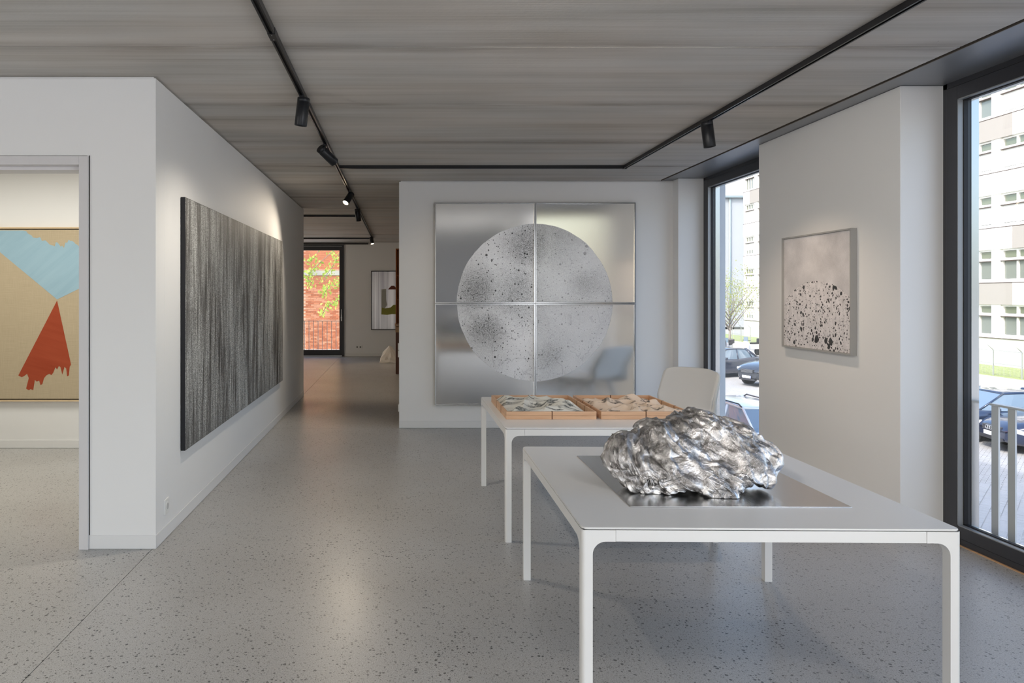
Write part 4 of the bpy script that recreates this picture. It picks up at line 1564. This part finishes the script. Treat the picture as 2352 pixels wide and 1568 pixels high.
# ---- apartment block across the street
FX = 34.6
MOD = 4.576
PC = 40.66
base_z = -0.89
ab = thing('apartment_building', 'white apartment block with beige spandrel panels across the street', 'building', (FX, PC, GZ))
M['facade'] = painted('white_facade', (0.84, 0.83, 0.80), 0.7, 0.03)
M['panelw'] = painted('white_panel', (0.83, 0.83, 0.82), 0.6, 0.02)
M['panelb'] = painted('beige_panel', (0.33, 0.308, 0.283), 0.6, 0.04)
M['winframe'] = mat('white_window_frame', (0.82, 0.81, 0.78), 0.5)
M['pane'] = mat('facade_pane', (0.15, 0.17, 0.12), 0.08, spec=0.8)
M['pane2'] = mat('facade_pane_grey', (0.17, 0.19, 0.17), 0.08, spec=0.8)
M['shutter'] = mat('white_roller_shutter', (0.80, 0.80, 0.78), 0.6)
M['slit'] = mat('facade_joint', (0.08, 0.06, 0.05), 0.8)


def L(z):
    return z - GZ


y_lo, y_hi = 18.0 - PC, 70.5 - PC
box('main_wall', 0.25, 12, y_lo, y_hi, 0, L(19.0), M['facade'], ab)
box('base_wall', 0.0, 0.25, y_lo, y_hi, 0, L(base_z), painted('base_wall', (0.62, 0.60, 0.57), 0.8), ab)


def mesh_box(*b, bevel=0.0):
    bm = bmesh.new()
    bm_box(bm, *b)
    return to_mesh(bm, 'm', False, bevel, 1)


def inst(name, me, m, parent, loc):
    if not me.materials:
        me.materials.append(m)
    o = bpy.data.objects.new(name, me)
    C.objects.link(o)
    o.parent = parent
    o.location = loc
    return o


pan_w = mesh_box(-0.06, 0.24, -1.135, 1.135, -1.24, 0)
pan_b = pan_w.copy()
pil = mesh_box(0.0, 0.26, -0.315, 0.315, -1.94, 0)
WW = MOD - 0.63
wf_bm = bmesh.new()
zt_, zb_ = -0.10, -0.50
# transom strip and main opening frames, in local z measured down from the panel bottom
for (a, b, c, d) in ((-WW / 2, WW / 2, -0.66, -0.52), (-WW / 2, WW / 2, -0.10, 0.0), (-WW / 2, WW / 2, -1.94, -1.72)):
    bm_box(wf_bm, 0.10, 0.26, a, b, c, d)
for k_ in range(5):
    yy = -WW / 2 + k_ * WW / 4
    bm_box(wf_bm, 0.11, 0.26, yy - 0.06, yy + 0.06, -1.94, 0)
wfm = to_mesh(wf_bm, 'window_frame')
pane_t = mesh_box(0.17, 0.20, -WW / 8 + 0.12, WW / 8 - 0.12, -0.48, -0.13)
pane_m = mesh_box(0.17, 0.20, -WW / 8 + 0.10, WW / 8 - 0.10, -1.70, -0.70)
shut_full = mesh_box(0.13, 0.165, -WW / 4 + 0.05, WW / 4 - 0.05, -1.68, -0.68)
shut_part = mesh_box(0.13, 0.165, -WW / 4 + 0.05, WW / 4 - 0.05, -1.38, -0.68)
slit_h = mesh_box(-0.02, 0.11, -WW / 2, WW / 2, -0.70, -0.655)
rf = random.Random(11)
for fl_i in range(6):
    ztop = base_z + 3.2 * (fl_i + 1) + 0.0
    zpan = L(ztop)                      # top of the spandrel
    box('floor_joint', -0.07, 0.0, y_lo, y_hi, zpan, zpan + 0.045, M['slit'], ab)
    for i in range(-5, 7):
        yc = i * MOD                    # pillar centre
        bay = yc + MOD / 2
        last = i == 6
        inst('facade_pillar', pil, M['facade'], ab, (0, yc, zpan - 1.24))
        for dy in ((0,) if last else (0, MOD / 2)):
            beige = rf.random() < 0.33
            if i == 0 and dy == 0:
                beige = fl_i in (1, 3) or fl_i == 0
                beige = fl_i in (0, 3)
            if i == -1 and dy > 0:
                beige = fl_i == 1
            inst('facade_panel', pan_b if beige else pan_w, M['panelb'] if beige else M['panelw'], ab, (0, yc + dy, zpan))
        if last:
            box('facade_panel', -0.06, 0.24, yc + 1.145, y_hi, zpan - 1.24, zpan, M['panelw'], ab)
            bay = (yc + 0.315 + y_hi - 0.25) / 2
        w_ = inst('window', wfm, M['winframe'], ab, (0, bay, zpan - 1.24))
        if last:
            w_.scale.y = (y_hi - 0.25 - yc - 0.315) / WW
            box('corner_pillar', 0.0, 0.26, y_hi - 0.25, y_hi, zpan - 3.2, zpan - 1.24, M['facade'], ab)
        inst('shutter_box', slit_h, M['slit'], w_, (0, 0, 0))
        for q in range(4):
            yy = -WW / 2 + (q + 0.5) * WW / 4
            inst('pane', pane_t, M['pane'], w_, (0, yy, 0))
            inst('pane', pane_m, M['pane2'], w_, (0, yy, 0))
        st_ = rf.random()
        if fl_i == 2 and i in (0, -1):
            st_ = 0.1
        if fl_i == 0 and i == -1:
            st_ = 0.9
        for hh_ in (-1, 1):
            if st_ < 0.35:
                inst('roller_shutter', shut_full, M['shutter'], w_, (0, hh_ * WW / 4, 0))
            elif st_ < 0.6:
                inst('roller_shutter', shut_part, M['shutter'], w_, (0, hh_ * WW / 4, 0))
# ground floor windows just above the base
box('floor_joint', -0.07, 0.0, y_lo, y_hi, L(base_z), L(base_z) + 0.03, M['slit'], ab)

# ---- pale gabled house closing the street
gh = thing('gabled_house', 'pale grey house with tiled roof and downpipe closing the street', 'building', (42, 92, GZ))
M['palewall'] = painted('pale_render', (0.40, 0.42, 0.44), 0.8, 0.04)
ZE = L(14.4)
box('house_wall', -1.0, 9, 0, 10, 0, ZE, M['palewall'], gh)
box('roof_gutter', -1.2, 9.2, -0.45, -0.2, ZE, ZE + 0.25, mat('gutter_zinc', (0.28, 0.34, 0.36), 0.5), gh)
bm = bmesh.new()
v = [bm.verts.new(q) for q in ((-1.2, -0.3, ZE), (9.2, -0.3, ZE), (9.2, 5, ZE + 3.6), (4.0, 5, ZE + 3.6), (-1.2, 10, ZE), (9.2, 10, ZE))]
bm.faces.new((v[0], v[1], v[2], v[3]))
bm.faces.new((v[0], v[3], v[4]))
bm.faces.new((v[3], v[2], v[5], v[4]))
bm.faces.new((v[1], v[5], v[2]))
bm.faces.new((v[0], v[4], v[5], v[1]))
link('tiled_roof', to_mesh(bm, 'tiled_roof'), painted('roof_tile', (0.45, 0.43, 0.42), 0.8, 0.3), gh)
cyl('downpipe', (1.25, -0.15, 0), (1.25, -0.15, ZE), 0.11, mat('zinc_pipe', (0.30, 0.38, 0.40), 0.5), gh, seg=10)
box('ground_far', -300, 300, -300, 300, GZ - 0.5, GZ - 0.32, painted('distant_ground', (0.42, 0.41, 0.38), 0.9), None, 0, 'structure')


# ---- cars
def wheel_mesh():
    bm = bmesh.new()
    cyl_bm(bm, (0, -0.1, 0), (0, 0.1, 0), 0.32, seg=24, mi=0)
    cyl_bm(bm, (0, -0.106, 0), (0, -0.09, 0), 0.215, seg=20, mi=1)
    for i in range(5):
        a = 2 * PI * i / 5
        cyl_bm(bm, (0.03 * math.cos(a), -0.112, 0.03 * math.sin(a)), (0.2 * math.cos(a), -0.112, 0.2 * math.sin(a)), 0.028, 0.02, 6, mi=2)
    cyl_bm(bm, (0, 0.09, 0), (0, 0.106, 0), 0.215, seg=20, mi=2)
    return to_mesh(bm, 'wheel')


M['tyre'] = mat('tyre_rubber', (0.02, 0.02, 0.02), 0.8)
M['rimdark'] = mat('rim_inside', (0.10, 0.10, 0.10), 0.5, metal=0.6)
M['rim'] = mat('alloy_rim', (0.70, 0.70, 0.70), 0.3, metal=0.9)
M['carglass'] = mat('car_glass', (0.16, 0.22, 0.28), 0.04, spec=0.9, coat=0.6)
M['headlight'] = mat('headlight_lens', (0.75, 0.78, 0.80), 0.1, spec=0.8, metal=0.3)
M['grille'] = mat('grille_black', (0.03, 0.03, 0.035), 0.4)
M['number'] = mat('number_plate', (0.80, 0.80, 0.78), 0.4)
M['plateblue'] = mat('plate_blue', (0.05, 0.12, 0.50), 0.4)
WHEEL = wheel_mesh()
for m_ in (M['tyre'], M['rimdark'], M['rim']):
    WHEEL.materials.append(m_)
M['underbody'] = mat('underbody', (0.02, 0.02, 0.02), 0.8)


def smooth_interp(xs, tab):
    """monotone-ish cubic through table rows [(x, v...)...]"""
    tab = np.array(tab, float)
    return np.stack([np.interp(xs, tab[:, 0], tab[:, k]) for k in range(1, tab.shape[1])], 1)


def make_car(label, loc, heading, paint, wagon=False, suv=False, rings=False, rails=False, group='cars parked across the street'):
    """local +x is forwards; heading is the direction of travel on the ground"""
    rot = math.atan2(heading[1], heading[0])
    t = thing('parked_car', label, 'car', loc, rot, group)
    up = 0.10 if suv else 0.0
    k = 1.10 if suv else 1.0
    pm = mat('car_paint', paint, 0.22, metal=0.25, coat=0.8)
    # stations: x, half width sill, half width shoulder, z bottom, z shoulder, z top of lower body
    st_ = [(-2.30, 0.66, 0.70, 0.42, 0.66, 0.80), (-2.22, 0.78, 0.82, 0.30, 0.72, 0.95), (-2.0, 0.84, 0.87, 0.24, 0.76, 1.02),
           (-1.3, 0.87, 0.905, 0.20, 0.78, 1.00), (-0.4, 0.88, 0.91, 0.18, 0.78, 0.95), (0.6, 0.88, 0.91, 0.18, 0.77, 0.93),
           (1.15, 0.87, 0.90, 0.20, 0.76, 0.95), (1.7, 0.85, 0.875, 0.22, 0.72, 0.86), (2.05, 0.80, 0.83, 0.24, 0.66, 0.76), (2.22, 0.68, 0.72, 0.27, 0.60, 0.68), (2.30, 0.52, 0.56, 0.32, 0.54, 0.60)]
    xs = np.linspace(-2.30, 2.30, 33)
    S = smooth_interp(xs, st_)
    for _ in range(1):
        S[1:-1] = (S[:-2] + 2 * S[1:-1] + S[2:]) / 4
    bm = bmesh.new()
    rings_ = []
    for x, (ws, wsh, zb, zs, zt) in zip(xs, S):
        half = [(0.0, zb), (ws * 0.85, zb), (ws, zb + 0.08), (wsh, zb + 0.25), (wsh, zs), (wsh * 0.985, zs + (zt - zs) * 0.5), (wsh * 0.90, zt - 0.015), (wsh * 0.55, zt + 0.012), (0.0, zt + 0.025)]
        ring = [(y_, z_) for y_, z_ in half] + [(-y_, z_) for y_, z_ in half[-2:0:-1]]
        rings_.append([bm.verts.new((x, y_, z_ * k + up * 0.5)) for y_, z_ in ring])
    for A, B in zip(rings_, rings_[1:]):
        n = len(A)
        for i in range(n):
            bm.faces.new((A[i], A[(i + 1) % n], B[(i + 1) % n], B[i])).smooth = True
    bm.faces.new(rings_[0][::-1])
    bm.faces.new(rings_[-1])
    link('car_body', to_mesh(bm, 'car_body'), pm, t)
    # greenhouse (glass) and roof
    rb = -2.05 if (wagon or suv) else -1.75
    rt = -1.80 if (wagon or suv) else -1.05
    zr = 1.42 * (1.0 if not suv else 1.16)
    zb_ = 0.93 * k + up * 0.5
    base = [(rb, 0.74), (-0.9, 0.82), (0.3, 0.82), (1.02, 0.70)]
    top = [(rt, 0.56), (-0.8, 0.62), (0.0, 0.62), (0.28, 0.58)]
    N = 20

    def ringp(tab, z, bow):
        out_ = []
        xs_ = [q[0] for q in tab]
        ws_ = [q[1] for q in tab]
        for i in range(N):
            x = xs_[0] + (xs_[-1] - xs_[0]) * i / (N - 1)
            out_.append((x, np.interp(x, xs_, ws_), z + bow * (1 - ((x - (xs_[0] + xs_[-1]) / 2) / ((xs_[-1] - xs_[0]) / 2)) ** 2)))
        return out_
    lowr, topr = ringp(base, zb_, 0.0), ringp(top, zr - 0.05, 0.035)
    bm = bmesh.new()
    lo_v = [bm.verts.new(q) for q in lowr] + [bm.verts.new((q[0], -q[1], q[2])) for q in lowr[::-1]]
    to_v = [bm.verts.new(q) for q in topr] + [bm.verts.new((q[0], -q[1], q[2])) for q in topr[::-1]]
    n = len(lo_v)
    for i in range(n):
        bm.faces.new((lo_v[i], lo_v[(i + 1) % n], to_v[(i + 1) % n], to_v[i]))
    link('car_windows', to_mesh(bm, 'car_windows'), M['carglass'], t)
    bm = bmesh.new()
    a = [bm.verts.new((q[0], q[1] * 1.02, q[2])) for q in topr] + [bm.verts.new((q[0], -q[1] * 1.02, q[2])) for q in topr[::-1]]
    b = [bm.verts.new((q[0] * 0.97, q[1] * 0.80, q[2] + 0.045)) for q in topr] + [bm.verts.new((q[0] * 0.97, -q[1] * 0.80, q[2] + 0.045)) for q in topr[::-1]]
    for i in range(n):
        bm.faces.new((a[i], a[(i + 1) % n], b[(i + 1) % n], b[i])).smooth = True
    for i in range(N - 1):
        bm.faces.new((b[i], b[i + 1], b[n - 2 - i], b[n - 1 - i])).smooth = True
        bm.faces.new((a[i + 1], a[i], a[n - 1 - i], a[n - 2 - i]))
    link('roof', to_mesh(bm, 'roof'), pm, t)
    # pillars
    bm = bmesh.new()
    for sy in (-1, 1):
        for (p0, p1, r_) in (((1.02, 0.70, zb_), (0.28, 0.58, zr - 0.03), 0.028), ((-0.25, 0.83, zb_), (-0.35, 0.63, zr - 0.03), 0.035), ((rb, 0.74, zb_), (rt, 0.56, zr - 0.03), 0.07), ((-1.25, 0.80, zb_), (-1.1, 0.61, zr - 0.03), 0.028)):
            cyl_bm(bm, (p0[0], sy * p0[1], p0[2] - 0.02), (p1[0], sy * p1[1], p1[2]), r_, seg=8)
    link('pillars', to_mesh(bm, 'pillars'), pm, t)
    for wx in (-1.38, 1.42):
        for sy in (-1, 1):
            w_ = bpy.data.objects.new('wheel', WHEEL)
            C.objects.link(w_)
            w_.parent = t
            w_.location = (wx, sy * 0.80, 0.32)
            if sy > 0:
                w_.rotation_euler = (0, 0, PI)
            bm = bmesh.new()
            cyl_bm(bm, (wx, sy * 0.70, 0.34), (wx, sy * (0.916), 0.34), 0.37, seg=24)
            link('wheel_arch', to_mesh(bm, 'wheel_arch'), M['underbody'], t)
            w_.location.y = sy * 0.835
    # front details
    for sy in (-1, 1):
        bm = bmesh.new()
        bm_box(bm, -0.16, 0.07, -0.17, 0.17, -0.055, 0.06)
        o_ = link('headlight', to_mesh(bm, 'headlight', True, 0.03, 3), M['headlight'], t)
        o_.location = (2.06, sy * 0.62, 0.62 * k + up)
        o_.rotation_euler = (0, -0.25, -sy * 0.55)
        bm = bmesh.new()
        bm_box(bm, -0.05, 0.05, -0.12, 0.12, -0.05, 0.05)
        o_ = link('tail_light', to_mesh(bm, 'tail_light', True, 0.02), mat('tail_red', (0.4, 0.02, 0.02), 0.2), t)
        o_.location = (-2.22, sy * 0.66, 0.80 * k)
        bm = bmesh.new()
        bm_box(bm, -0.07, 0.07, -0.10, 0.10, -0.06, 0.07)
        o_ = link('wing_mirror', to_mesh(bm, 'wing_mirror', True, 0.035, 3), pm, t)
        o_.location = (0.72, sy * 0.98, 0.98 * k + up * 0.5)
    box('grille', 2.22, 2.325, -0.36, 0.36, 0.52 * k + up * 0.6, 0.66 * k + up * 0.6, M['grille'], t, 0.01)
    bm = bmesh.new()
    for i in range(4):
        z_ = 0.535 * k + up * 0.6 + i * 0.034 * k
        bm_box(bm, 2.325, 2.332, -0.34, 0.34, z_, z_ + 0.008)
    link('grille_bars', to_mesh(bm, 'grille_bars'), M['rim'], t)
    box('lower_intake', 2.20, 2.335, -0.46, 0.46, 0.29, 0.38, M['grille'], t, 0.01)
    box('number_plate', 2.335, 2.345, -0.26, 0.26, 0.395, 0.505, M['number'], t)
    box('plate_band', 2.345, 2.347, 0.215, 0.255, 0.40, 0.50, M['plateblue'], t)
    if rings:
        bm = bmesh.new()
        for i in range(4):
            cy = -0.115 + i * 0.077
            R_, r_ = 0.052, 0.009
            seg, sg2 = 24, 6
            rr_ = []
            for a_ in range(seg):
                A_ = 2 * PI * a_ / seg
                rr_.append([bm.verts.new((2.345 + r_ * math.sin(2 * PI * b_ / sg2), cy + (R_ + r_ * math.cos(2 * PI * b_ / sg2)) * math.cos(A_), 0.597 + (R_ + r_ * math.cos(2 * PI * b_ / sg2)) * math.sin(A_))) for b_ in range(sg2)])
            for a_ in range(seg):
                for b_ in range(sg2):
                    bm.faces.new((rr_[a_][b_], rr_[(a_ + 1) % seg][b_], rr_[(a_ + 1) % seg][(b_ + 1) % sg2], rr_[a_][(b_ + 1) % sg2]))
        link('ring_emblem', to_mesh(bm, 'ring_emblem', True), M['rim'], t)
    if rails:
        bm = bmesh.new()
        for sy in (-1, 1):
            cyl_bm(bm, (-1.6, sy * 0.56, zr + 0.045), (0.05, sy * 0.56, zr + 0.045), 0.018, seg=8)
            for x_ in (-1.6, 0.05):
                cyl_bm(bm, (x_, sy * 0.56, zr + 0.045), (x_ + (0.12 if x_ > -1 else -0.12), sy * 0.55, zr - 0.02), 0.018, seg=8)
        link('roof_rails', to_mesh(bm, 'roof_rails'), M['grille'], t)
    return t


make_car('dark navy saloon with four ring grille emblem, seen through the railing', (18.20, 18.45, GZ), (-0.97, 0.18), (0.020, 0.032, 0.075), rings=True)
make_car('dark blue saloon parked right behind the ring emblem car', (17.6, 20.6, GZ - 0.06), (-0.98, 0.10), (0.022, 0.040, 0.085))
make_car('pale car third in the row behind the railing', (16.6, 22.8, GZ - 0.08), (-0.98, 0.10), (0.62, 0.62, 0.60), wagon=True)
make_car('dark grey offroad car in the middle of the far window view', (18.0, 32.6, GZ), (-0.95, -0.30), (0.045, 0.05, 0.06), suv=True)
make_car('dark blue car parked left of the grey offroad car', (16.6, 36.2, GZ), (-0.93, -0.36), (0.05, 0.06, 0.09))
make_car('white estate car with roof rails close outside the far window', (8.93, 17.4, GZ), (0.05, -1.0), (0.80, 0.80, 0.80), wagon=True, rails=True, group='cars parked along the gallery')


# ---- motor scooters
def make_scooter(label, loc, rotz, colr):
    t = thing('motor_scooter', label, 'scooter', loc, rotz, 'scooters by the lawn')
    pm = mat('scooter_paint', colr, 0.3, coat=0.5)
    for x_ in (-0.62, 0.62):
        bm = bmesh.new()
        cyl_bm(bm, (x_, -0.06, 0.27), (x_, 0.06, 0.27), 0.27, seg=18)
        link('wheel', to_mesh(bm, 'wheel'), M['tyre'], t)
    bm = bmesh.new()
    bm_box(bm, -0.75, 0.05, -0.16, 0.16, 0.42, 0.78)
    bm_box(bm, 0.0, 0.45, -0.15, 0.15, 0.28, 0.38)
    bm_box(bm, 0.38, 0.52, -0.18, 0.18, 0.30, 0.98)
    bm_box(bm, 0.45, 0.80, -0.09, 0.09, 0.50, 0.62)
    link('scooter_body', to_mesh(bm, 'scooter_body', True, 0.04, 3), pm, t)
    box('saddle', -0.72, 0.0, -0.14, 0.14, 0.78, 0.88, M['tyre'], t, 0.03)
    box('top_case', -1.0, -0.68, -0.2, 0.2, 0.85, 1.15, M['grille'], t, 0.04)
    cyl('handlebar', (0.40, -0.33, 1.05), (0.40, 0.33, 1.05), 0.018, M['tyre'], t, seg=8)
    cyl('steering_column', (0.46, 0, 0.9), (0.40, 0, 1.06), 0.03, M['tyre'], t, seg=8)
    box('windscreen', 0.46, 0.49, -0.17, 0.17, 0.98, 1.30, M['carglass'], t)
    return t


make_scooter('white motor scooter in front of the lawn fence', (24.3, 48.5, GZ), math.radians(200), (0.7, 0.7, 0.7))
make_scooter('grey motor scooter beside the young street tree', (22.2, 47.5, GZ), math.radians(230), (0.35, 0.36, 0.40))
make_scooter('dark motor scooter left of the young street tree', (20.9, 46.5, GZ), math.radians(215), (0.08, 0.08, 0.09))


# ---- trees
def leaf_cloud(centres, n, size, seed, spread):
    rs = random.Random(seed)
    bm = bmesh.new()
    for _ in range(n):
        c, r_ = rs.choice(centres)
        p_ = Vector(c) + Vector((rs.gauss(0, 1), rs.gauss(0, 1), rs.gauss(0, 1))) * r_ * spread
        q = Euler((rs.uniform(0, 6.3), rs.uniform(0, 6.3), rs.uniform(0, 6.3))).to_matrix()
        s_ = size * rs.uniform(0.6, 1.3)
        pts_ = [(-0.5, 0, 0), (-0.15, 0.3, 0.05), (0.25, 0.22, 0.04), (0.6, 0, 0), (0.25, -0.22, 0.04), (-0.15, -0.3, 0.05)]
        bm.faces.new([bm.verts.new(p_ + q @ (Vector(a) * s_)) for a in pts_])
    return to_mesh(bm, 'leaves')


def mk_leaf(name, c1, c2):
    m = mat(name, c1, 0.5)
    t = NT(m)
    t.color(t.mix(t.rng(t.noise(t.pos(), 5, 2), 0.35, 0.65), c1, c2))
    t.b.inputs['Subsurface Weight'].default_value = 0.0
    # thin leaves let some sun through
    tl = t.n('ShaderNodeBsdfTranslucent')
    tl.inputs[0].default_value = (c2[0], c2[1], c2[2], 1)
    mx = t.n('ShaderNodeMixShader')
    mx.inputs[0].default_value = 0.4
    out_ = t.t.nodes['Material Output']
    t.l(t.b.outputs[0], mx.inputs[1])
    t.l(tl.outputs[0], mx.inputs[2])
    t.l(mx.outputs[0], out_.inputs[0])
    return m


M['bark'] = painted('bark', (0.30, 0.27, 0.24), 0.9, 0.3)
M['leafy'] = mk_leaf('young_leaves', (0.26, 0.31, 0.09), (0.38, 0.41, 0.15))
M['leafg'] = mk_leaf('fresh_leaves', (0.30, 0.46, 0.08), (0.50, 0.66, 0.16))
ty = thing('young_tree', 'young street tree with sparse yellow green leaves by the scooters', 'tree', (24.2, 51.5, GZ))
bm = bmesh.new()
cyl_bm(bm, (0, 0, 0), (0.05, 0, 2.0), 0.10, 0.08, 8)
cents = []
rs = random.Random(5)
for i in range(17):
    a = i * 2.4
    z0 = 1.5 + (i % 6) * 0.25
    L1 = rs.uniform(1.2, 2.4)
    p1 = Vector((math.cos(a) * L1 * 0.75, math.sin(a) * L1 * 0.75, z0 + L1 * (0.7 + 0.35 * rs.random())))
    cyl_bm(bm, (0.03, 0, z0), p1, 0.045, 0.015, 6)
    cents.append((tuple(p1), 0.55))
    cents.append((tuple(p1 * 0.75 + Vector((0, 0, z0 * 0.25))), 0.5))
    for j in range(2):
        p2 = p1 + Vector((rs.uniform(-.7, .7), rs.uniform(-.7, .7), rs.uniform(0.3, 1.5)))
        cyl_bm(bm, p1, p2, 0.014, 0.006, 5)
        cents.append((tuple(p2), 0.35))
link('trunk_and_branches', to_mesh(bm, 'trunk_and_branches'), M['bark'], ty)
link('foliage', leaf_cloud(cents, 2800, 0.10, 8, 0.8), M['leafy'], ty)['kind'] = 'stuff'

# ================================================================== COURTYARD
BWY = 32.0
cb = thing('wall_courtyard', None, None, kind='structure')


def mk_brickwall():
    m = mat('distant_brickwork', (0.45, 0.2, 0.12), 0.85, spec=0.15)
    t = NT(m)
    s = t.sep(t.pos())
    br = t.n('ShaderNodeTexBrick')
    br.offset = 0.5
    br.inputs['Scale'].default_value = 1.0
    br.inputs['Mortar Size'].default_value = 0.006
    br.inputs['Brick Width'].default_value = 0.25
    br.inputs['Row Height'].default_value = 0.077
    br.inputs['Color1'].default_value = (0.40, 0.13, 0.07, 1)
    br.inputs['Color2'].default_value = (0.52, 0.22, 0.13, 1)
    br.inputs['Mortar'].default_value = (0.50, 0.42, 0.36, 1)
    t.l(t.comb(s[0], s[2]), br.inputs['Vector'])
    t.color(br.outputs['Color'])
    return m


M['mortar'] = painted('mortar', (0.50, 0.36, 0.27), 0.9)
box('brick_backing', -16, -4.77, BWY, BWY + 0.4, GZ, 2.52, mk_brickwall(), cb)
box('brick_backing', -2.24, 8, BWY, BWY + 0.4, GZ, 2.52, bpy.data.materials['distant_brickwork'], cb)
box('brick_backing', -16, 8, BWY, BWY + 0.4, 2.75, 9.5, bpy.data.materials['distant_brickwork'], cb)
box('mortar_bed', -4.77, -2.24, BWY + 0.006, BWY + 0.4, GZ, 2.75, M['mortar'], cb)
box('concrete_band', -16, 8, BWY - 0.05, BWY + 0.4, 2.52, 2.74, painted('concrete_band', (0.36, 0.37, 0.32), 0.8, 0.15), cb)
brick_ms = []
for bi, c_ in enumerate(((0.42, 0.155, 0.08), (0.47, 0.195, 0.105), (0.35, 0.12, 0.06), (0.52, 0.25, 0.15))):
    me = mesh_box(0, 0.241, -0.006, 0.05, 0, 0.068, bevel=0.002)
    me.materials.append(painted('brick_%d' % bi, c_, 0.85, 0.15))
    brick_ms.append(me)
rb_ = random.Random(4)
nb = 0
stuffb = bmesh.new()
zc = -0.96
rows = int((3.75 - zc) / 0.077)
rowlist = [r_ for r_ in range(rows)]
spare = []
for r_ in rowlist:
    z_ = zc + r_ * 0.077
    if z_ + 0.068 > 2.52 and z_ < 2.75:
        continue
    for c_ in range(9):
        x_ = -4.72 + c_ * 0.251 + (0.125 if r_ % 2 else 0)
        if x_ > -2.6 or x_ < -4.55:
            continue
        if nb < 300:
            o = bpy.data.objects.new('brick', rb_.choice(brick_ms))
            C.objects.link(o)
            o.parent = cb
            o.location = (x_, BWY + (0 if z_ < 2.6 else -0.004), z_)
            nb += 1
        else:
            bm_box(stuffb, x_, x_ + 0.241, BWY - 0.008, BWY + 0.05, z_, z_ + 0.068)
if len(stuffb.verts):
    o = link('bricks', to_mesh(stuffb, 'bricks'), painted('brick_rest', (0.43, 0.17, 0.09), 0.85, 0.2), cb)
    o['kind'] = 'stuff'
box('ground_courtyard', -16, 8, 19.2, BWY, GZ - 0.2, -1.05, painted('courtyard_ground', (0.62, 0.60, 0.55), 0.9, 0.1), None, 0, 'structure')
box('wall_base_ledge', -16, 8, BWY - 0.25, BWY, -1.05, -0.86, painted('ledge', (0.75, 0.74, 0.72), 0.8), cb)

# courtyard tree: trunk out of sight to the right, leafy twigs before the window
tc = thing('courtyard_tree', 'tree with hanging fresh green leaves before the brick wall', 'tree', (-0.6, 26.5, -1.05))
TO = Vector((-0.6, 26.5, -1.05))


def TW(px, py, Y=26.5):
    return Vector(((px - 920) * Y / F, Y, 1.605 - (py - 678) * Y / F)) - TO


bm = bmesh.new()
cyl_bm(bm, (0, 0, 0), (0.15, 0, 6.5), 0.20, 0.12, 10)
twigs = [((0.1, 0, 4.3), [TW(790, 560), TW(776, 590), TW(764, 612), TW(752, 628), TW(744, 645)]),
         ((0.1, 0, 5.2), [TW(800, 530), TW(750, 545), TW(722, 592), TW(704, 600)]),
         ((0.05, 0, 3.2), [TW(795, 650), TW(772, 655), TW(756, 657), TW(748, 668), TW(745, 678)]),
         ((0.05, 0, 2.6), [TW(790, 680), TW(775, 690), TW(760, 698), TW(748, 706), TW(740, 724)]),
         ((0.1, 0, 4.6), [TW(785, 560), TW(738, 600), TW(714, 622), TW(706, 640), TW(716, 650)])]
cents = []
for st0, pts_ in twigs:
    prev = Vector(st0)
    for i, q in enumerate(pts_):
        cyl_bm(bm, prev, q, 0.014 if i else 0.03, 0.010, 5)
        if i >= 1:
            cents.append((tuple(q), 0.17))
            cents.append((tuple((prev + q) / 2), 0.12))
        prev = q
cents += [(tuple(TW(776, 588)), 0.2), (tuple(TW(772, 600)), 0.2), (tuple(TW(707, 632)), 0.22), (tuple(TW(703, 645)), 0.2), (tuple(TW(774, 640)), 0.12)]
link('trunk_and_twigs', to_mesh(bm, 'trunk_and_twigs'), M['bark'], tc)
link('foliage', leaf_cloud(cents, 520, 0.115, 18, 0.65), M['leafg'], tc)['kind'] = 'stuff'

# bare tree further left: its boughs throw the slanting shadows on the brick wall
td = thing('bare_tree', 'bare tree left of the courtyard window throwing shadows on the bricks', 'tree', (-11.5, 25.5, -1.05))
bm = bmesh.new()
cyl_bm(bm, (0, 0, 0), (0, 0, 13.0), 0.24, 0.12, 10)
rs = random.Random(9)
for i in range(16):
    z0 = 8.4 + i * 0.32
    a = (-0.5 + 0.2 * rs.random(), -3.0 - rs.random() * 2.5, z0 + rs.uniform(-0.2, 1.0))
    b = (rs.uniform(-0.8, 1.8), rs.uniform(1.5, 4.2), z0 + rs.uniform(0.2, 1.6))
    cyl_bm(bm, (0, 0, min(12.9, z0)), a, 0.09, 0.035, 6)
    cyl_bm(bm, (0, 0, min(12.9, z0)), b, 0.09, 0.035, 6)
link('trunk_and_boughs', to_mesh(bm, 'trunk_and_boughs'), M['bark'], td)
